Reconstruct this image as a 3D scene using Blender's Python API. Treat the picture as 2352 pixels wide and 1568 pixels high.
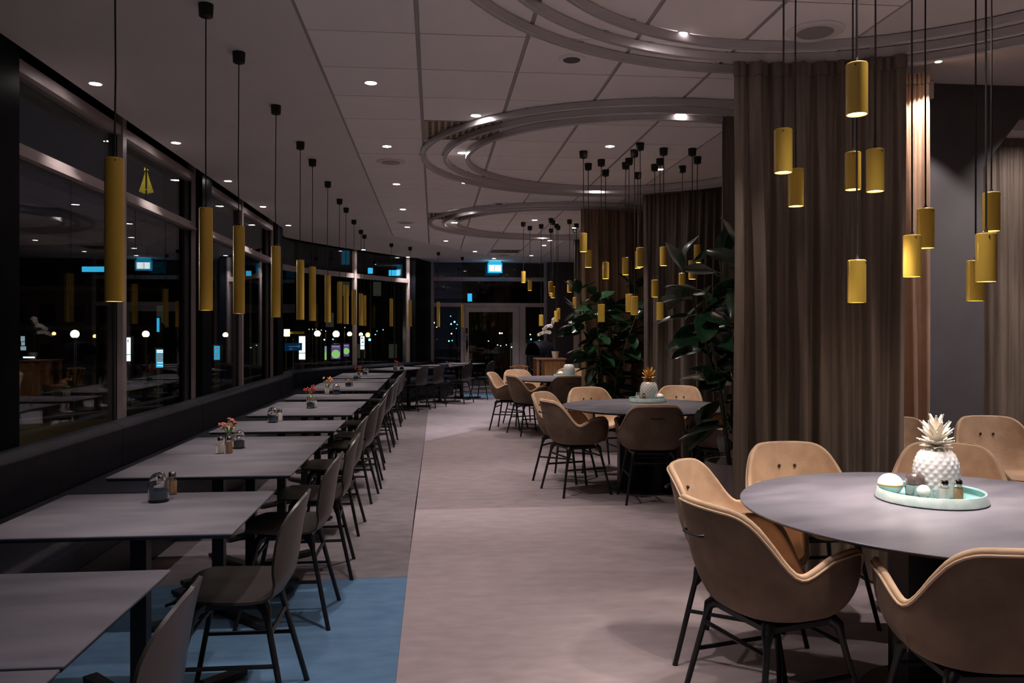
import bpy, math, random
from math import sin, cos, pi, radians as R, sqrt, hypot, atan2
from mathutils import Vector, Matrix
random.seed(7)
S = bpy.context.scene
COL = S.collection
for o in list(bpy.data.objects): bpy.data.objects.remove(o)

# ------------------------------------------------------------------ camera, world, exposure
cam = bpy.data.cameras.new('camera'); camo = bpy.data.objects.new('camera', cam); COL.objects.link(camo)
camo.location = (0, 0, 1.40); camo.rotation_euler = (pi/2, 0, -.0958)
cam.sensor_width = 36; cam.lens = 1865/2352*36; cam.shift_y = -(784-763)/2352; cam.clip_end = 400; cam.clip_start = .05
S.camera = camo
w = bpy.data.worlds.new('night'); S.world = w; w.use_nodes = True
w.node_tree.nodes['Background'].inputs[0].default_value = (.010, .012, .020, 1)
w.node_tree.nodes['Background'].inputs[1].default_value = .35
vs = S.view_settings
vs.view_transform = 'Standard'; vs.look = 'None'; vs.gamma = 1; vs.use_curve_mapping = False
vs.exposure = 0.22
DOWN_W, PEND_W, SPOT_W = 86.0, 18.0, 70.0

# ------------------------------------------------------------------ materials
def mat(name, col, rough=.5, col2=None, scale=6, detail=6, stretch=(1,1,1), bump=0, bscale=80, metal=0, sheen=0,
        trans=0, ior=1.45, emit=None, es=0, spec=.5, coat=0, fac=(.35,.65), aniso=0, alpha=1):
    m = bpy.data.materials.new(name); m.use_nodes = True
    nt = m.node_tree; b = nt.nodes['Principled BSDF']; I = b.inputs
    I['Base Color'].default_value = (*col, 1); I['Roughness'].default_value = rough; I['Metallic'].default_value = metal
    I['IOR'].default_value = ior; I['Transmission Weight'].default_value = trans
    I['Specular IOR Level'].default_value = spec; I['Coat Weight'].default_value = coat
    I['Sheen Weight'].default_value = sheen; I['Sheen Roughness'].default_value = .35
    if sheen: I['Sheen Tint'].default_value = (*[min(1, c*1.8+.1) for c in col], 1)
    if emit: I['Emission Color'].default_value = (*emit, 1); I['Emission Strength'].default_value = es
    if col2 or bump:
        tc = nt.nodes.new('ShaderNodeTexCoord'); mp = nt.nodes.new('ShaderNodeMapping')
        nt.links.new(tc.outputs['Object'], mp.inputs[0]); mp.inputs['Scale'].default_value = stretch
    if col2:
        n = nt.nodes.new('ShaderNodeTexNoise'); n.inputs['Scale'].default_value = scale; n.inputs['Detail'].default_value = detail
        nt.links.new(mp.outputs[0], n.inputs[0])
        cr = nt.nodes.new('ShaderNodeValToRGB')
        cr.color_ramp.elements[0].position = fac[0]; cr.color_ramp.elements[1].position = fac[1]
        cr.color_ramp.elements[0].color = (*col, 1); cr.color_ramp.elements[1].color = (*col2, 1)
        nt.links.new(n.outputs[0], cr.inputs[0]); nt.links.new(cr.outputs[0], I['Base Color'])
    if bump:
        n2 = nt.nodes.new('ShaderNodeTexNoise'); n2.inputs['Scale'].default_value = bscale; n2.inputs['Detail'].default_value = 3
        nt.links.new(mp.outputs[0], n2.inputs[0])
        bp = nt.nodes.new('ShaderNodeBump'); bp.inputs['Strength'].default_value = bump; bp.inputs['Distance'].default_value = .01
        nt.links.new(n2.outputs[0], bp.inputs['Height']); nt.links.new(bp.outputs[0], I['Normal'])
    return m
def emis(name, col, s):
    m = bpy.data.materials.new(name); m.use_nodes = True; nt = m.node_tree
    nt.nodes.clear(); e = nt.nodes.new('ShaderNodeEmission'); o = nt.nodes.new('ShaderNodeOutputMaterial')
    e.inputs[0].default_value = (*col, 1); e.inputs[1].default_value = s; nt.links.new(e.outputs[0], o.inputs[0]); return m
def pane_mat(name, tint=(.75, .8, .82), ior=1.5):
    m = bpy.data.materials.new(name); m.use_nodes = True; nt = m.node_tree; nt.nodes.clear()
    t = nt.nodes.new('ShaderNodeBsdfTransparent'); g = nt.nodes.new('ShaderNodeBsdfGlossy'); x = nt.nodes.new('ShaderNodeMixShader')
    f = nt.nodes.new('ShaderNodeFresnel'); o = nt.nodes.new('ShaderNodeOutputMaterial')
    t.inputs[0].default_value = (*tint, 1); g.inputs['Roughness'].default_value = .004; gm = nt.nodes.new('ShaderNodeNewGeometry'); mx = nt.nodes.new('ShaderNodeMix')   # same reflectance from both sides of the pane
    nt.links.new(gm.outputs['Backfacing'], mx.inputs[0]); mx.inputs[2].default_value = ior; mx.inputs[3].default_value = 1/ior; nt.links.new(mx.outputs[0], f.inputs[0])
    nt.links.new(f.outputs[0], x.inputs[0]); nt.links.new(t.outputs[0], x.inputs[1]); nt.links.new(g.outputs[0], x.inputs[2])
    nt.links.new(x.outputs[0], o.inputs[0]); return m
M = dict(
 plaster=mat('ceiling_plaster', (.70,.66,.66), .9, (.74,.70,.69), 1.2, bump=.05, bscale=60),
 tile=mat('ceiling_tile', (.86,.82,.82), .95, (.89,.85,.84), 1.1, bump=.12, bscale=220),
 tee=mat('tee_metal', (.34,.31,.31), .5),
 track=mat('track_metal', (.60,.57,.58), .32, metal=.25),
 blackwall=mat('black_metal_cladding', (.005,.0055,.008), .34, (.008,.009,.012), 3, spec=.22, ior=1.14),
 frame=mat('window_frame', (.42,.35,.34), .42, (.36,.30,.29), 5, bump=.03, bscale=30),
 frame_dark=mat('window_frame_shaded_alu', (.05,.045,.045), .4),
 greywall=mat('grey_wall', (.085,.076,.080), .75, (.098,.088,.092), 2.5, bump=.06, bscale=90),
 greydark=mat('dark_grey_wall', (.055,.047,.048), .8, (.062,.052,.054), 2),
 c_blue=mat('carpet_blue', (.075,.155,.27), .95, (.125,.235,.37), 7, stretch=(.9,1.9,1), bump=.5, bscale=300, sheen=.15, fac=(.25,.75)),
 c_grey=mat('carpet_grey', (.15,.125,.135), .95, (.235,.20,.215), 7, stretch=(.9,1.9,1), bump=.5, bscale=300, sheen=.15, fac=(.25,.75)),
 c_pink=mat('carpet_rose', (.31,.25,.255), .95, (.40,.325,.33), 7, stretch=(.9,1.9,1), bump=.5, bscale=300, sheen=.15, fac=(.25,.75)),
 c_mauve=mat('carpet_mauve', (.215,.172,.178), .95, (.31,.25,.255), 7, stretch=(.9,1.9,1), bump=.5, bscale=300, sheen=.15, fac=(.25,.75)),
 c_lav=mat('carpet_lavender', (.30,.26,.29), .95, (.41,.36,.40), 7, stretch=(.9,1.9,1), bump=.5, bscale=300, sheen=.15, fac=(.25,.75)),
 leather=mat('black_leather', (.008,.009,.016), .40, (.012,.013,.023), 5, spec=.4, bump=.25, bscale=45),
 ttop=mat('table_laminate', (.088,.084,.105), .36, (.130,.122,.146), 3.5, stretch=(1,3,1), bump=.03, bscale=40),
 tedge=mat('table_edge', (.012,.012,.014), .5),
 blackmetal=mat('black_metal', (.010,.010,.012), .38),
 blackshell=mat('brown_black_plastic', (.022,.018,.0175), .38, (.028,.023,.022), 8, bump=.04, bscale=300),
 velvet=mat('beige_velvet', (.46,.305,.195), .85, (.62,.43,.285), 7, detail=7, bump=.12, bscale=60, sheen=.35),
 piping=mat('beige_piping', (.52,.37,.25), .8, sheen=.4),
 velvet_shade=mat('beige_velvet_shaded', (.135,.093,.064), .88, (.20,.14,.097), 7, detail=7, bump=.12, bscale=60, sheen=.25),  # same velvet, with the shade on the outer backs put into the colour
 button=mat('dark_button', (.03,.018,.012), .7),
 curtain=mat('taupe_curtain', (.145,.108,.083), .55, (.21,.16,.122), 3, stretch=(6,6,.5), bump=.15, bscale=160, sheen=.4),
 curtain4=mat('dark_brown_curtain', (.070,.052,.042), .55, (.10,.076,.060), 3, stretch=(6,6,.5), bump=.15, bscale=160, sheen=.3),
 curtain_warmlit=mat('warm_lit_taupe_curtain', (.27,.165,.095), .5, (.35,.22,.13), 3, stretch=(6,6,.5), bump=.15, bscale=160, sheen=.4),  # warm lamplight on this curtain is put into its colour
 curtain2=mat('bronze_satin_curtain', (.42,.27,.18), .42, (.52,.35,.24), 4, stretch=(2,2,1), bump=.2, bscale=7, sheen=.3),
 curtainlin=mat('curtain_lining', (.07,.055,.05), .8),
 yellow=mat('yellow_enamel', (.60,.385,.055), .32, (.64,.42,.068), 3, coat=.3),
 cable=mat('black_cable', (.012,.010,.010), .6),
 inner=mat('pendant_inner_white', (.9,.8,.6), .5),
 potm=mat('grey_clay_pot', (.24,.205,.21), .75, (.28,.24,.245), 6, bump=.1, bscale=60),
 soil=mat('soil', (.03,.02,.015), .95, (.05,.035,.025), 60, bump=.6),
 leaf=mat('rubber_leaf', (.009,.032,.013), .24, (.016,.050,.020), 5, coat=.25),
 leafu=mat('leaf_young', (.05,.16,.04), .35, (.08,.2,.05), 5),
 stem=mat('stem', (.05,.05,.025), .6),
 glass=mat('clear_glass', (1,1,1), .02, trans=1, ior=1.45),
 crystal=mat('pressed_crystal', (.93,.93,.96), .10, trans=.55, ior=1.45, coat=.3),
 blueglass=mat('blue_wax', (.004,.040,.075), .12, coat=.6),
 greenglass=mat('green_wax', (.03,.05,.045), .12, coat=.6),
 brownglass=mat('smoked_glass', (.22,.15,.15), .04, trans=.8),
 chrome=mat('chrome', (.8,.8,.8), .12, metal=1),
 salt=mat('salt', (.85,.80,.78), .8, bump=.2), pepper=mat('ground_pepper', (.38,.22,.12), .9, (.48,.30,.18), 90, bump=.2),
 tray=mat('celadon_glaze', (.46,.60,.58), .30, (.57,.68,.66), 25, fac=(.4,.6), coat=.4),
 trayin=mat('tray_inside_glaze', (.12,.27,.26), .22, (.17,.33,.32), 20, coat=.4),
 white=mat('white_ceramic', (.85,.80,.74), .35, coat=.3), gold=mat('gold_paint', (.62,.36,.10), .35, metal=.7),
 wgold=mat('white_gold_leaf', (.82,.76,.66), .4, (.62,.44,.16), 28, fac=(.55,.7), coat=.2),
 redf=mat('red_petals', (.55,.04,.05), .6, (.35,.03,.03), 30), pinkf=mat('dusty_pink_petals', (.42,.15,.12), .7, (.25,.08,.06), 60),
 orangef=mat('orange_petals', (.6,.26,.12), .6), greenf=mat('flower_green', (.16,.24,.05), .6),
 wood=mat('oak', (.28,.13,.05), .5, (.38,.19,.08), 5, stretch=(9,9,.8), bump=.05),
 woodtop=mat('oak_top', (.24,.13,.08), .45, (.30,.17,.10), 5, stretch=(1,9,9)),
 asphalt=mat('asphalt', (.018,.018,.022), .35, (.03,.03,.034), 1.2, bump=.1),
 grass=mat('winter_lawn', (.050,.040,.018), .9, (.075,.060,.028), 2.2, bump=.5, bscale=40),
 concrete=mat('night_concrete', (.10,.09,.095), .8, (.14,.125,.13), 2),
 darkfacade=mat('dark_facade', (.035,.026,.024), .8, (.05,.036,.032), .6),
 bluesign=mat('blue_sign', (.01,.09,.25), .4, emit=(.01,.12,.35), es=.18),
 yellowsign=mat('yellow_sign', (.45,.35,.02), .5, emit=(.4,.3,.02), es=.08),
 signwhite=mat('sign_white', (.5,.65,.75), .5, emit=(.3,.5,.7), es=.25),
 pane=pane_mat('window_glass'), pane2=pane_mat('smoked_pane', (.5,.45,.42)),
 e_down=emis('lamp_lens', (1,.88,.85), 70), e_bulb=emis('pendant_bulb', (1,.80,.50), 16),
 e_globe=emis('globe_glow', (1,.72,.40), 14), e_globe2=emis('globe_glow_dim', (1,.55,.22), 3),
 e_white=emis('lit_panel', (.75,.95,1), 3.2), e_white2=emis('lit_panel_dim', (.6,.75,.8), .6),
 e_cyan=emis('cyan_light', (.05,.55,.9), 1.3), e_cyan2=emis('cyan_bright', (.15,.75,1), 7), e_cyd=emis('cyan_dim', (.03,.30,.5), .16),
 e_green=emis('green_print', (.42,.85,.22), .9), e_purple=emis('purple_print', (.25,.10,.42), .7),
 e_yel=emis('fairy_yellow', (.85,.58,.03), .55), e_star=emis('fairy_star', (1,.6,.05), 1.4), e_red=emis('tail_red', (1,.05,.03), 1.5),
 e_win=emis('dim_window', (.62,.6,.42), .05), e_exit=emis('exit_face', (.85,.97,1), 3.0), e_exitc=emis('exit_rim', (.02,.42,.75), 1.0),
 e_strip=emis('exit_glow_strip', (.1,.5,.9), .5),
)

# ------------------------------------------------------------------ mesh builder
class MB:
    def __init__(s): s.v = []; s.f = []; s.m = []; s.mats = []; s.flat = []
    def mi(s, m):
        if m is None: return 0
        if m not in s.mats: s.mats.append(m)
        return s.mats.index(m)
    def add(s, vs, fs, m=None, flat=False):
        o = len(s.v); k = s.mi(m); s.v += [tuple(p) for p in vs]
        for f in fs: s.f.append([i+o for i in f]); s.m.append(k); s.flat.append(flat)
    def box(s, x0, x1, y0, y1, z0, z1, m=None, T=None):
        vs = [Vector(p) for p in [(x0,y0,z0),(x1,y0,z0),(x1,y1,z0),(x0,y1,z0),(x0,y0,z1),(x1,y0,z1),(x1,y1,z1),(x0,y1,z1)]]
        if T: vs = [T @ p for p in vs]
        s.add(vs, [(0,3,2,1),(4,5,6,7),(0,1,5,4),(1,2,6,5),(2,3,7,6),(3,0,4,7)], m, True)
    def bar(s, a, b, wx, wz, m=None):   # square bar between two points
        a, b = Vector(a), Vector(b); d = (b-a); L = d.length; q = d.to_track_quat('Y', 'Z')
        T = Matrix.Translation(a) @ q.to_matrix().to_4x4(); s.box(-wx/2, wx/2, 0, L, -wz/2, wz/2, m, T)
    def prism(s, pts, z0, z1, m=None):
        n = len(pts); a = sum(pts[i][0]*pts[(i+1)%n][1]-pts[(i+1)%n][0]*pts[i][1] for i in range(n))
        if a < 0: pts = pts[::-1]
        s.add([(x,y,z0) for x,y in pts]+[(x,y,z1) for x,y in pts],
              [list(range(n))[::-1], list(range(n,2*n))]+[(i,(i+1)%n,(i+1)%n+n,i+n) for i in range(n)], m, True)
    def lathe(s, prof, seg=20, c=(0,0,0), m=None, cap=True, sx=1, sy=1):
        vs = []; fs = []; n = len(prof)
        for r, z in prof:
            for k in range(seg):
                a = 2*pi*k/seg; vs.append((c[0]+r*cos(a)*sx, c[1]+r*sin(a)*sy, c[2]+z))
        for i in range(n-1):
            for k in range(seg):
                k2 = (k+1) % seg; fs.append((i*seg+k, i*seg+k2, (i+1)*seg+k2, (i+1)*seg+k))
        if cap:
            if prof[0][0] > 1e-5: fs.append(tuple(range(seg))[::-1])
            if prof[-1][0] > 1e-5: fs.append(tuple((n-1)*seg+k for k in range(seg)))
        s.add(vs, fs, m)
    def tube(s, pts, r, seg=8, m=None, cap=True, closed=False):
        P = [Vector(p) for p in pts]; n = len(P); rs = r if isinstance(r, (list, tuple)) else [r]*n
        vs = []; fs = []; up = None
        for i in range(n):
            if closed: d = P[(i+1)%n]-P[i-1]
            else: d = P[min(i+1,n-1)]-P[max(i-1,0)]
            d.normalize()
            if up is None: up = d.orthogonal().normalized()
            up = (up-d*up.dot(d)).normalized(); sd = d.cross(up)
            for k in range(seg):
                a = 2*pi*k/seg; vs.append(P[i]+(up*cos(a)+sd*sin(a))*rs[i])
        for i in range(n if closed else n-1):
            j = (i+1) % n
            for k in range(seg):
                k2 = (k+1) % seg; fs.append((i*seg+k, i*seg+k2, j*seg+k2, j*seg+k))
        if cap and not closed: fs += [tuple(range(seg))[::-1], tuple((n-1)*seg+k for k in range(seg))]
        s.add(vs, fs, m)
    def grid(s, G, m=None, closeu=False, th=0, m2=None, rim=True, cap0=False):
        # G[i][j] vectors; i = rows, j = columns; th: thickness given along the normal
        ni, nj = len(G), len(G[0]); P = [[Vector(p) for p in r] for r in G]
        def q(off, flip, mm):
            vs = [p for r in off for p in r]; fs = []
            for i in range(ni-1):
                for j in range(nj if closeu else nj-1):
                    k = (j+1) % nj; f = (i*nj+j, i*nj+k, (i+1)*nj+k, (i+1)*nj+j); fs.append(f[::-1] if flip else f)
            if cap0: f = tuple(range(nj)); fs.append(f if flip else f[::-1])
            s.add(vs, fs, mm)
        if not th: q(P, False, m); return
        N = []
        for i in range(ni):
            r = []
            for j in range(nj):
                du = P[i][(j+1)%nj if closeu else min(j+1,nj-1)] - P[i][(j-1)%nj if closeu else max(j-1,0)]
                dv = P[min(i+1,ni-1)][j]-P[max(i-1,0)][j]; n = du.cross(dv)
                r.append(n.normalized() if n.length > 1e-12 else Vector((0,0,1)))
            N.append(r)
        O = [[P[i][j]+N[i][j]*th for j in range(nj)] for i in range(ni)]
        q(O, False, m); q(P, True, m2 or m)
        def strip(a, b):
            n = len(a); vs = a+b; s.add(vs, [(k, k+1, n+k+1, n+k) for k in range(n-1)], m)
        if rim:
            L = lambda A, i: list(A[i])+([A[i][0]] if closeu else [])
            strip(L(O, ni-1), L(P, ni-1))
            if not cap0: strip(L(P, 0), L(O, 0))
            if not closeu:
                strip([O[i][0] for i in range(ni)], [P[i][0] for i in range(ni)])
                strip([P[i][-1] for i in range(ni)], [O[i][-1] for i in range(ni)])
    def sph(s, c, r, m=None, seg=12, rings=8, sz=1):
        s.lathe([(max(r*sin(pi*i/rings), 0 if 0 < i < rings else 1e-6), -r*sz*cos(pi*i/rings)) for i in range(rings+1)], seg, c, m, cap=False)
    def obj(s, name, m=None, parent=None, loc=None, sharp=38, coll=None):
        me = bpy.data.meshes.new(name); me.from_pydata([tuple(p) for p in s.v], [], s.f)
        mats = s.mats if s.mats else [m]
        for x in mats: me.materials.append(M[x] if isinstance(x, str) else x)
        me.polygons.foreach_set('material_index', s.m if s.mats else [0]*len(s.f))
        me.polygons.foreach_set('use_smooth', [not f for f in s.flat])
        me.update(); me.set_sharp_from_angle(angle=R(sharp))
        o = bpy.data.objects.new(name, me); COL.objects.link(o)
        if parent: o.parent = parent
        if loc: o.location = loc
        return o
def tag(o, label=None, cat=None, group=None, kind=None):
    for k, v in (('label', label), ('category', cat), ('group', group), ('kind', kind)):
        if v: o[k] = v
    return o
def thing(name, label, cat, loc=(0,0,0), rz=0, group=None):
    o = bpy.data.objects.new(name, None); COL.objects.link(o); o.empty_display_size = .1
    o.location = loc; o.rotation_euler = (0, 0, rz); return tag(o, label, cat, group)
KIDS = {}
def copy_tree(o, parent=None):
    c = o.copy(); COL.objects.link(c)
    if parent: c.parent = parent
    for ch in [x for x in o.children]: copy_tree(ch, c)
    return c
ORD = ['', 'first', 'second', 'third', 'fourth', 'fifth', 'sixth', 'seventh', 'eighth', 'ninth', 'tenth', 'eleventh', 'twelfth', 'thirteenth', 'fourteenth', 'fifteenth', 'sixteenth', 'seventeenth', 'eighteenth']
def struct(mb, name, m=None, parent=None): return tag(mb.obj(name, m, parent), kind='structure' if not parent else None)
def spot(parent, loc, watt, deg, blend=.6, col=(1,.885,.86), rad=.03, rot=(0,0,0)):
    l = bpy.data.lights.new('lamp', 'SPOT'); l.energy = watt; l.spot_size = R(deg); l.spot_blend = blend; l.color = col; l.shadow_soft_size = rad
    o = bpy.data.objects.new('lamp_light', l); COL.objects.link(o); o.parent = parent; o.location = loc; o.rotation_euler = rot; return o

F_, YAW, CXp, CYp, EYE, CEIL = 1865., .0958, 1176, 763, 1.40, 3.015
CY_, SY_ = cos(YAW), sin(YAW)
def atd(u, v, d):    # world point seen at photo position (u,v) at depth d; used to survey the far things outside
    x = (u-CXp)/F_*d; return (x*CY_+d*SY_, -x*SY_+d*CY_, EYE-(v-CYp)/F_*d)

# ------------------------------------------------------------------ floor
b = MB(); b.prism([(-2.75,-1.5),(6,-1.5),(6,19.2),(-2.75,19.2)], -.2, -.012, None); floor = struct(b, 'floor', 'blackmetal')
def carpet(poly, m, lab):
    b = MB(); b.prism(poly, -.012, 0, None); return tag(b.obj('carpet', m, floor), label=lab)
XE = -.152
carpet([(-2.75,-1.5),(XE-.001,-1.5),(XE-.001,4.69),(-2.75,4.60)], 'c_blue', 'steel blue carpet field under the nearest window tables')
carpet([(-2.75,4.602),(XE-.001,4.692),(-.096,15.3),(.6,17.3),(.6,18.8),(-2.75,18.8)], 'c_grey', 'dark grey carpet strip under the window chairs')
carpet([(XE,-1.5),(6,-1.5),(6,6.52),(XE,6.46)], 'c_pink', 'rose grey carpet field in the aisle, nearest the camera')
carpet([(XE,6.462),(6,6.522),(6,18.8),(4.8,18.8),(1.0,12.3),(-.125,10.5)], 'c_mauve', 'brownish mauve carpet field in the middle of the room')
carpet([(-.125,10.503),(1.0,12.303),(4.8,18.803),(1.9,18.803),(1.9,17.3),(.602,17.3),(-.094,15.3)], 'c_lav', 'pale lavender carpet field before the glass door')
carpet([(.602,17.302),(1.898,17.302),(1.898,18.8),(.602,18.8)], 'c_blue', 'blue carpet patch at the glass door')

# ------------------------------------------------------------------ ceiling
EDGE = [(-2.33,-1.5),(-2.33,12.9),(-2.50,13.6),(-2.52,14.12),(-2.337,14.56),(-1.85,15.54),(-1.43,16.23),(-.44,17.74),(-.07,18.8)]
b = MB()
arc = [(1.8+2.02*cos(R(a)), 2.87+2.02*sin(R(a))) for a in range(-30, 63, 6)]   # edge of the raised part, behind the curtain tracks
low = [(-2.33,-1.5),(arc[0][0],-1.5)]+arc+[(arc[-1][0],6.08),(6,6.08),(6,18.8)]+EDGE[::-1][:-1]
b.prism(low, 3.026, 3.40)
ceiling = struct(b, 'ceiling', 'plaster')
b = MB(); up = [(arc[0][0],-1.5),(6,-1.5),(6,6.05),(arc[-1][0],6.05)]+arc[::-1]
b.prism(up, 3.345, 3.45); b.obj('raised_ceiling', 'plaster', ceiling)
GX0, GY0, W = -.6885, 4.413, .6
GX1 = GX0+5*W
# plain plaster skin around the tile field (thin board below the slab)
GE = [(-.70,13.67),(1.144,17.10)]
b = MB()
b.prism([(-2.33,-1.5),(GX0-.006,-1.5),(GX0-.006,13.67),(1.144,17.10),(GX1+.006,17.10),(6,17.10),(6,18.8)]+EDGE[::-1][:-1], 3.015, 3.026)
b.prism([(GX1+.006,-1.5),(arc[0][0],-1.5)]+arc+[(arc[-1][0],6.08),(6,6.08),(6,17.10),(GX1+.006,17.10)], 3.015, 3.026)
b.obj('plasterboard', 'plaster', ceiling)
def clip(poly, p, q):   # keep right side of p->q
    out = []
    sd = lambda a: (q[0]-p[0])*(a[1]-p[1])-(q[1]-p[1])*(a[0]-p[0])
    for i in range(len(poly)):
        a, c = poly[i], poly[(i+1) % len(poly)]; sa, sc = sd(a), sd(c)
        if sa <= 0: out.append(a)
        if sa*sc < 0: t = sa/(sa-sc); out.append((a[0]+(c[0]-a[0])*t, a[1]+(c[1]-a[1])*t))
    return out
GR = {(1,3):1, (1,11):1, (3,19):1}
tme = None
for i in range(5):
    for j in range(-9, 22):
        x0, x1, y0, y1 = GX0+i*W+.012, GX0+(i+1)*W-.012, GY0+j*W+.0055, min(GY0+(j+1)*W-.0055, 17.095)
        if y1-y0 < .05: continue
        vent = (i, j) in GR
        if y1 < 13.6 and not vent:
            if tme is None:
                b = MB(); hx, hy = (x1-x0)/2, (y1-y0)/2
                b.box(-hx, hx, -hy, hy, 0, .010); t = b.obj('ceiling_tile', 'tile', ceiling); tme = t.data
            else:
                t = bpy.data.objects.new('ceiling_tile', tme); COL.objects.link(t); t.parent = ceiling
            t.location = ((x0+x1)/2, (y0+y1)/2, 3.0135+random.uniform(-.0006, .0006))
        else:
            poly = clip([(x0,y0),(x1,y0),(x1,y1),(x0,y1)], *GE)
            if len(poly) < 3: continue
            b = MB()
            if vent:
                m_ = 'vent_metal'
                if m_ not in M: M[m_] = mat('vent_metal', (.40,.33,.22), .5); M['vent_hole'] = mat('vent_hole', (.02,.015,.01), .8)
                b.box(x0, x1, y0, y1, 3.014, 3.024)
                b.box(x0, x1, y0, y0+.015, 3.008, 3.014); b.box(x0, x1, y1-.015, y1, 3.008, 3.014)
                t = b.obj('air_grille', m_, ceiling); tag(t, label='perforated yellowish ventilation grille panel in the tiled ceiling')
                b = MB()
                for a in range(11):
                    for c in range(11):
                        px_, py_ = x0+.045+a*(x1-x0-.09)/10, y0+.045+c*(y1-y0-.09)/10
                        b.box(px_-.014, px_+.014, py_-.009, py_+.009, 3.011, 3.0138)
                h = b.obj('perforation', 'vent_hole', t); h['kind'] = 'stuff'
            else:
                b.prism(poly, 3.0135, 3.0235); b.obj('ceiling_tile', 'tile', ceiling)
for i in range(6):
    x = GX0+i*W; ye = 17.095 if i > 3 else 13.67+(x+.70)*(17.10-13.67)/1.844
    b = MB(); b.box(x-.0095, x+.0095, -1.5, min(ye, 17.095), 3.0165, 3.0255); b.obj('ceiling_tee', 'tee', ceiling)

# round ceiling discs (speakers, diffusers)
def disc(x, y, r, label, inner=None, z=CEIL):
    t = thing('ceiling_diffuser', label, 'ceiling vent', (x, y, z))
    b = MB(); b.lathe([(r*.55,-.012),(r*.9,-.016),(r,-.006),(r,0)], 28); b.obj('rim', 'plaster' if not inner else 'tile', t)
    b = MB(); b.lathe([(.001,-.017),(r*.62,-.0165),(r*.66,-.010)], 28, cap=False); b.obj('plate', 'tee' if not inner else 'greywall', t)
disc(.807, 4.725, .080, 'small round ceiling valve with a grey centre beside the nearest curtain tracks', 1)
disc(2.03, 4.17, .150, 'large oval-looking round speaker cover in the ceiling above the front curtain')
disc(-.404, 7.738, .135, 'round speaker cover among the ceiling tiles left of the second curtain track')
disc(-.412, 12.0, .135, 'round speaker cover among the ceiling tiles near the far downlights')
disc(.813, 10.11, .075, 'small round ceiling valve between the middle and far curtain tracks', 1)
disc(1.45, 16.86, .135, 'round speaker cover in the ceiling close to the exit sign')

# ------------------------------------------------------------------ walls and windows
b = MB(); b.box(-2.8, 6, -1.62, -1.5, -.2, 3.4); struct(b, 'wall_back', 'greywall')
b = MB(); b.box(6, 6.12, -1.5, 18.9, -.2, 3.5); struct(b, 'wall_right', 'greywall')
# grey wall to the right behind the round table, with a slanted opening for the far curtain
def wallpoly(name, pts, y0, y1, m):
    b = MB(); n = len(pts)
    b.add([(x,y0,z) for x,z in pts]+[(x,y1,z) for x,z in pts], [list(range(n)), list(range(n,2*n))[::-1]]+[(i,i+n,(i+1)%n+n,(i+1)%n) for i in range(n)], m, True)
    return struct(b, name)
YW = 6.0
xo = 4.30
wallpoly('wall_alcove', [(2.82,-.2),(xo,-.2),(xo,2.70),(4.62,3.10),(6,3.12),(6,3.5),(2.82,3.5)], YW, YW+.1, 'greywall')
b = MB(); b.box(2.82, 2.92, 6.1, 7.0, -.2, 3.02); struct(b, 'wall_alcove_side', 'greywall')
b = MB(); b.box(2.85, 6.0, 18.5, 18.6, -.2, 3.02); b.box(2.62, 2.85, 18.5, 18.9, -.2, 3.02); struct(b, 'wall_far', 'greydark')
b = MB(); b.box(3.9, 4.0, 9.5, 18.5, -.2, 3.02); struct(b, 'wall_booths', 'greydark')

# black columns and the pocket above the windows
for i, (y0, y1) in enumerate([(4.30,4.84),(8.49,8.84),(12.47,12.88)]):
    b = MB(); b.box(-2.72, -2.335, y0, y1, -.2, 3.3); struct(b, 'trim_%d' % (i+1), 'blackwall')
b = MB(); b.prism([(-.58,17.85),(-.40,17.72),(-.075,18.72),(-.075,18.98),(-.72,18.98)], -.2, 3.3); struct(b, 'trim_4', 'blackwall')
b = MB(); b.box(-2.80, -2.335, -1.5, 13.0, 3.16, 3.3); b.box(-2.80, -2.72, -1.5, 13.0, 3.0, 3.3)
b.prism([(-2.8,12.9),(-2.35,12.9),(-2.52,13.6),(-2.54,14.12),(-2.36,14.58),(-1.87,15.56),(-1.45,16.25),(-.46,17.76),(-.5,18.9),(-.9,18.9),(-2.9,15.5)], 3.16, 3.3)
struct(b, 'trim_5', 'blackwall')
b = MB(); b.box(-2.8, -2.365, -1.5, 4.30, -.2, 3.16); struct(b, 'wall_left', 'blackwall')
b = MB(); b.box(-2.60, -2.36, 4.84, 12.9, -.2, .10); struct(b, 'baseboard_left', 'blackwall')
XG = -2.45
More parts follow.
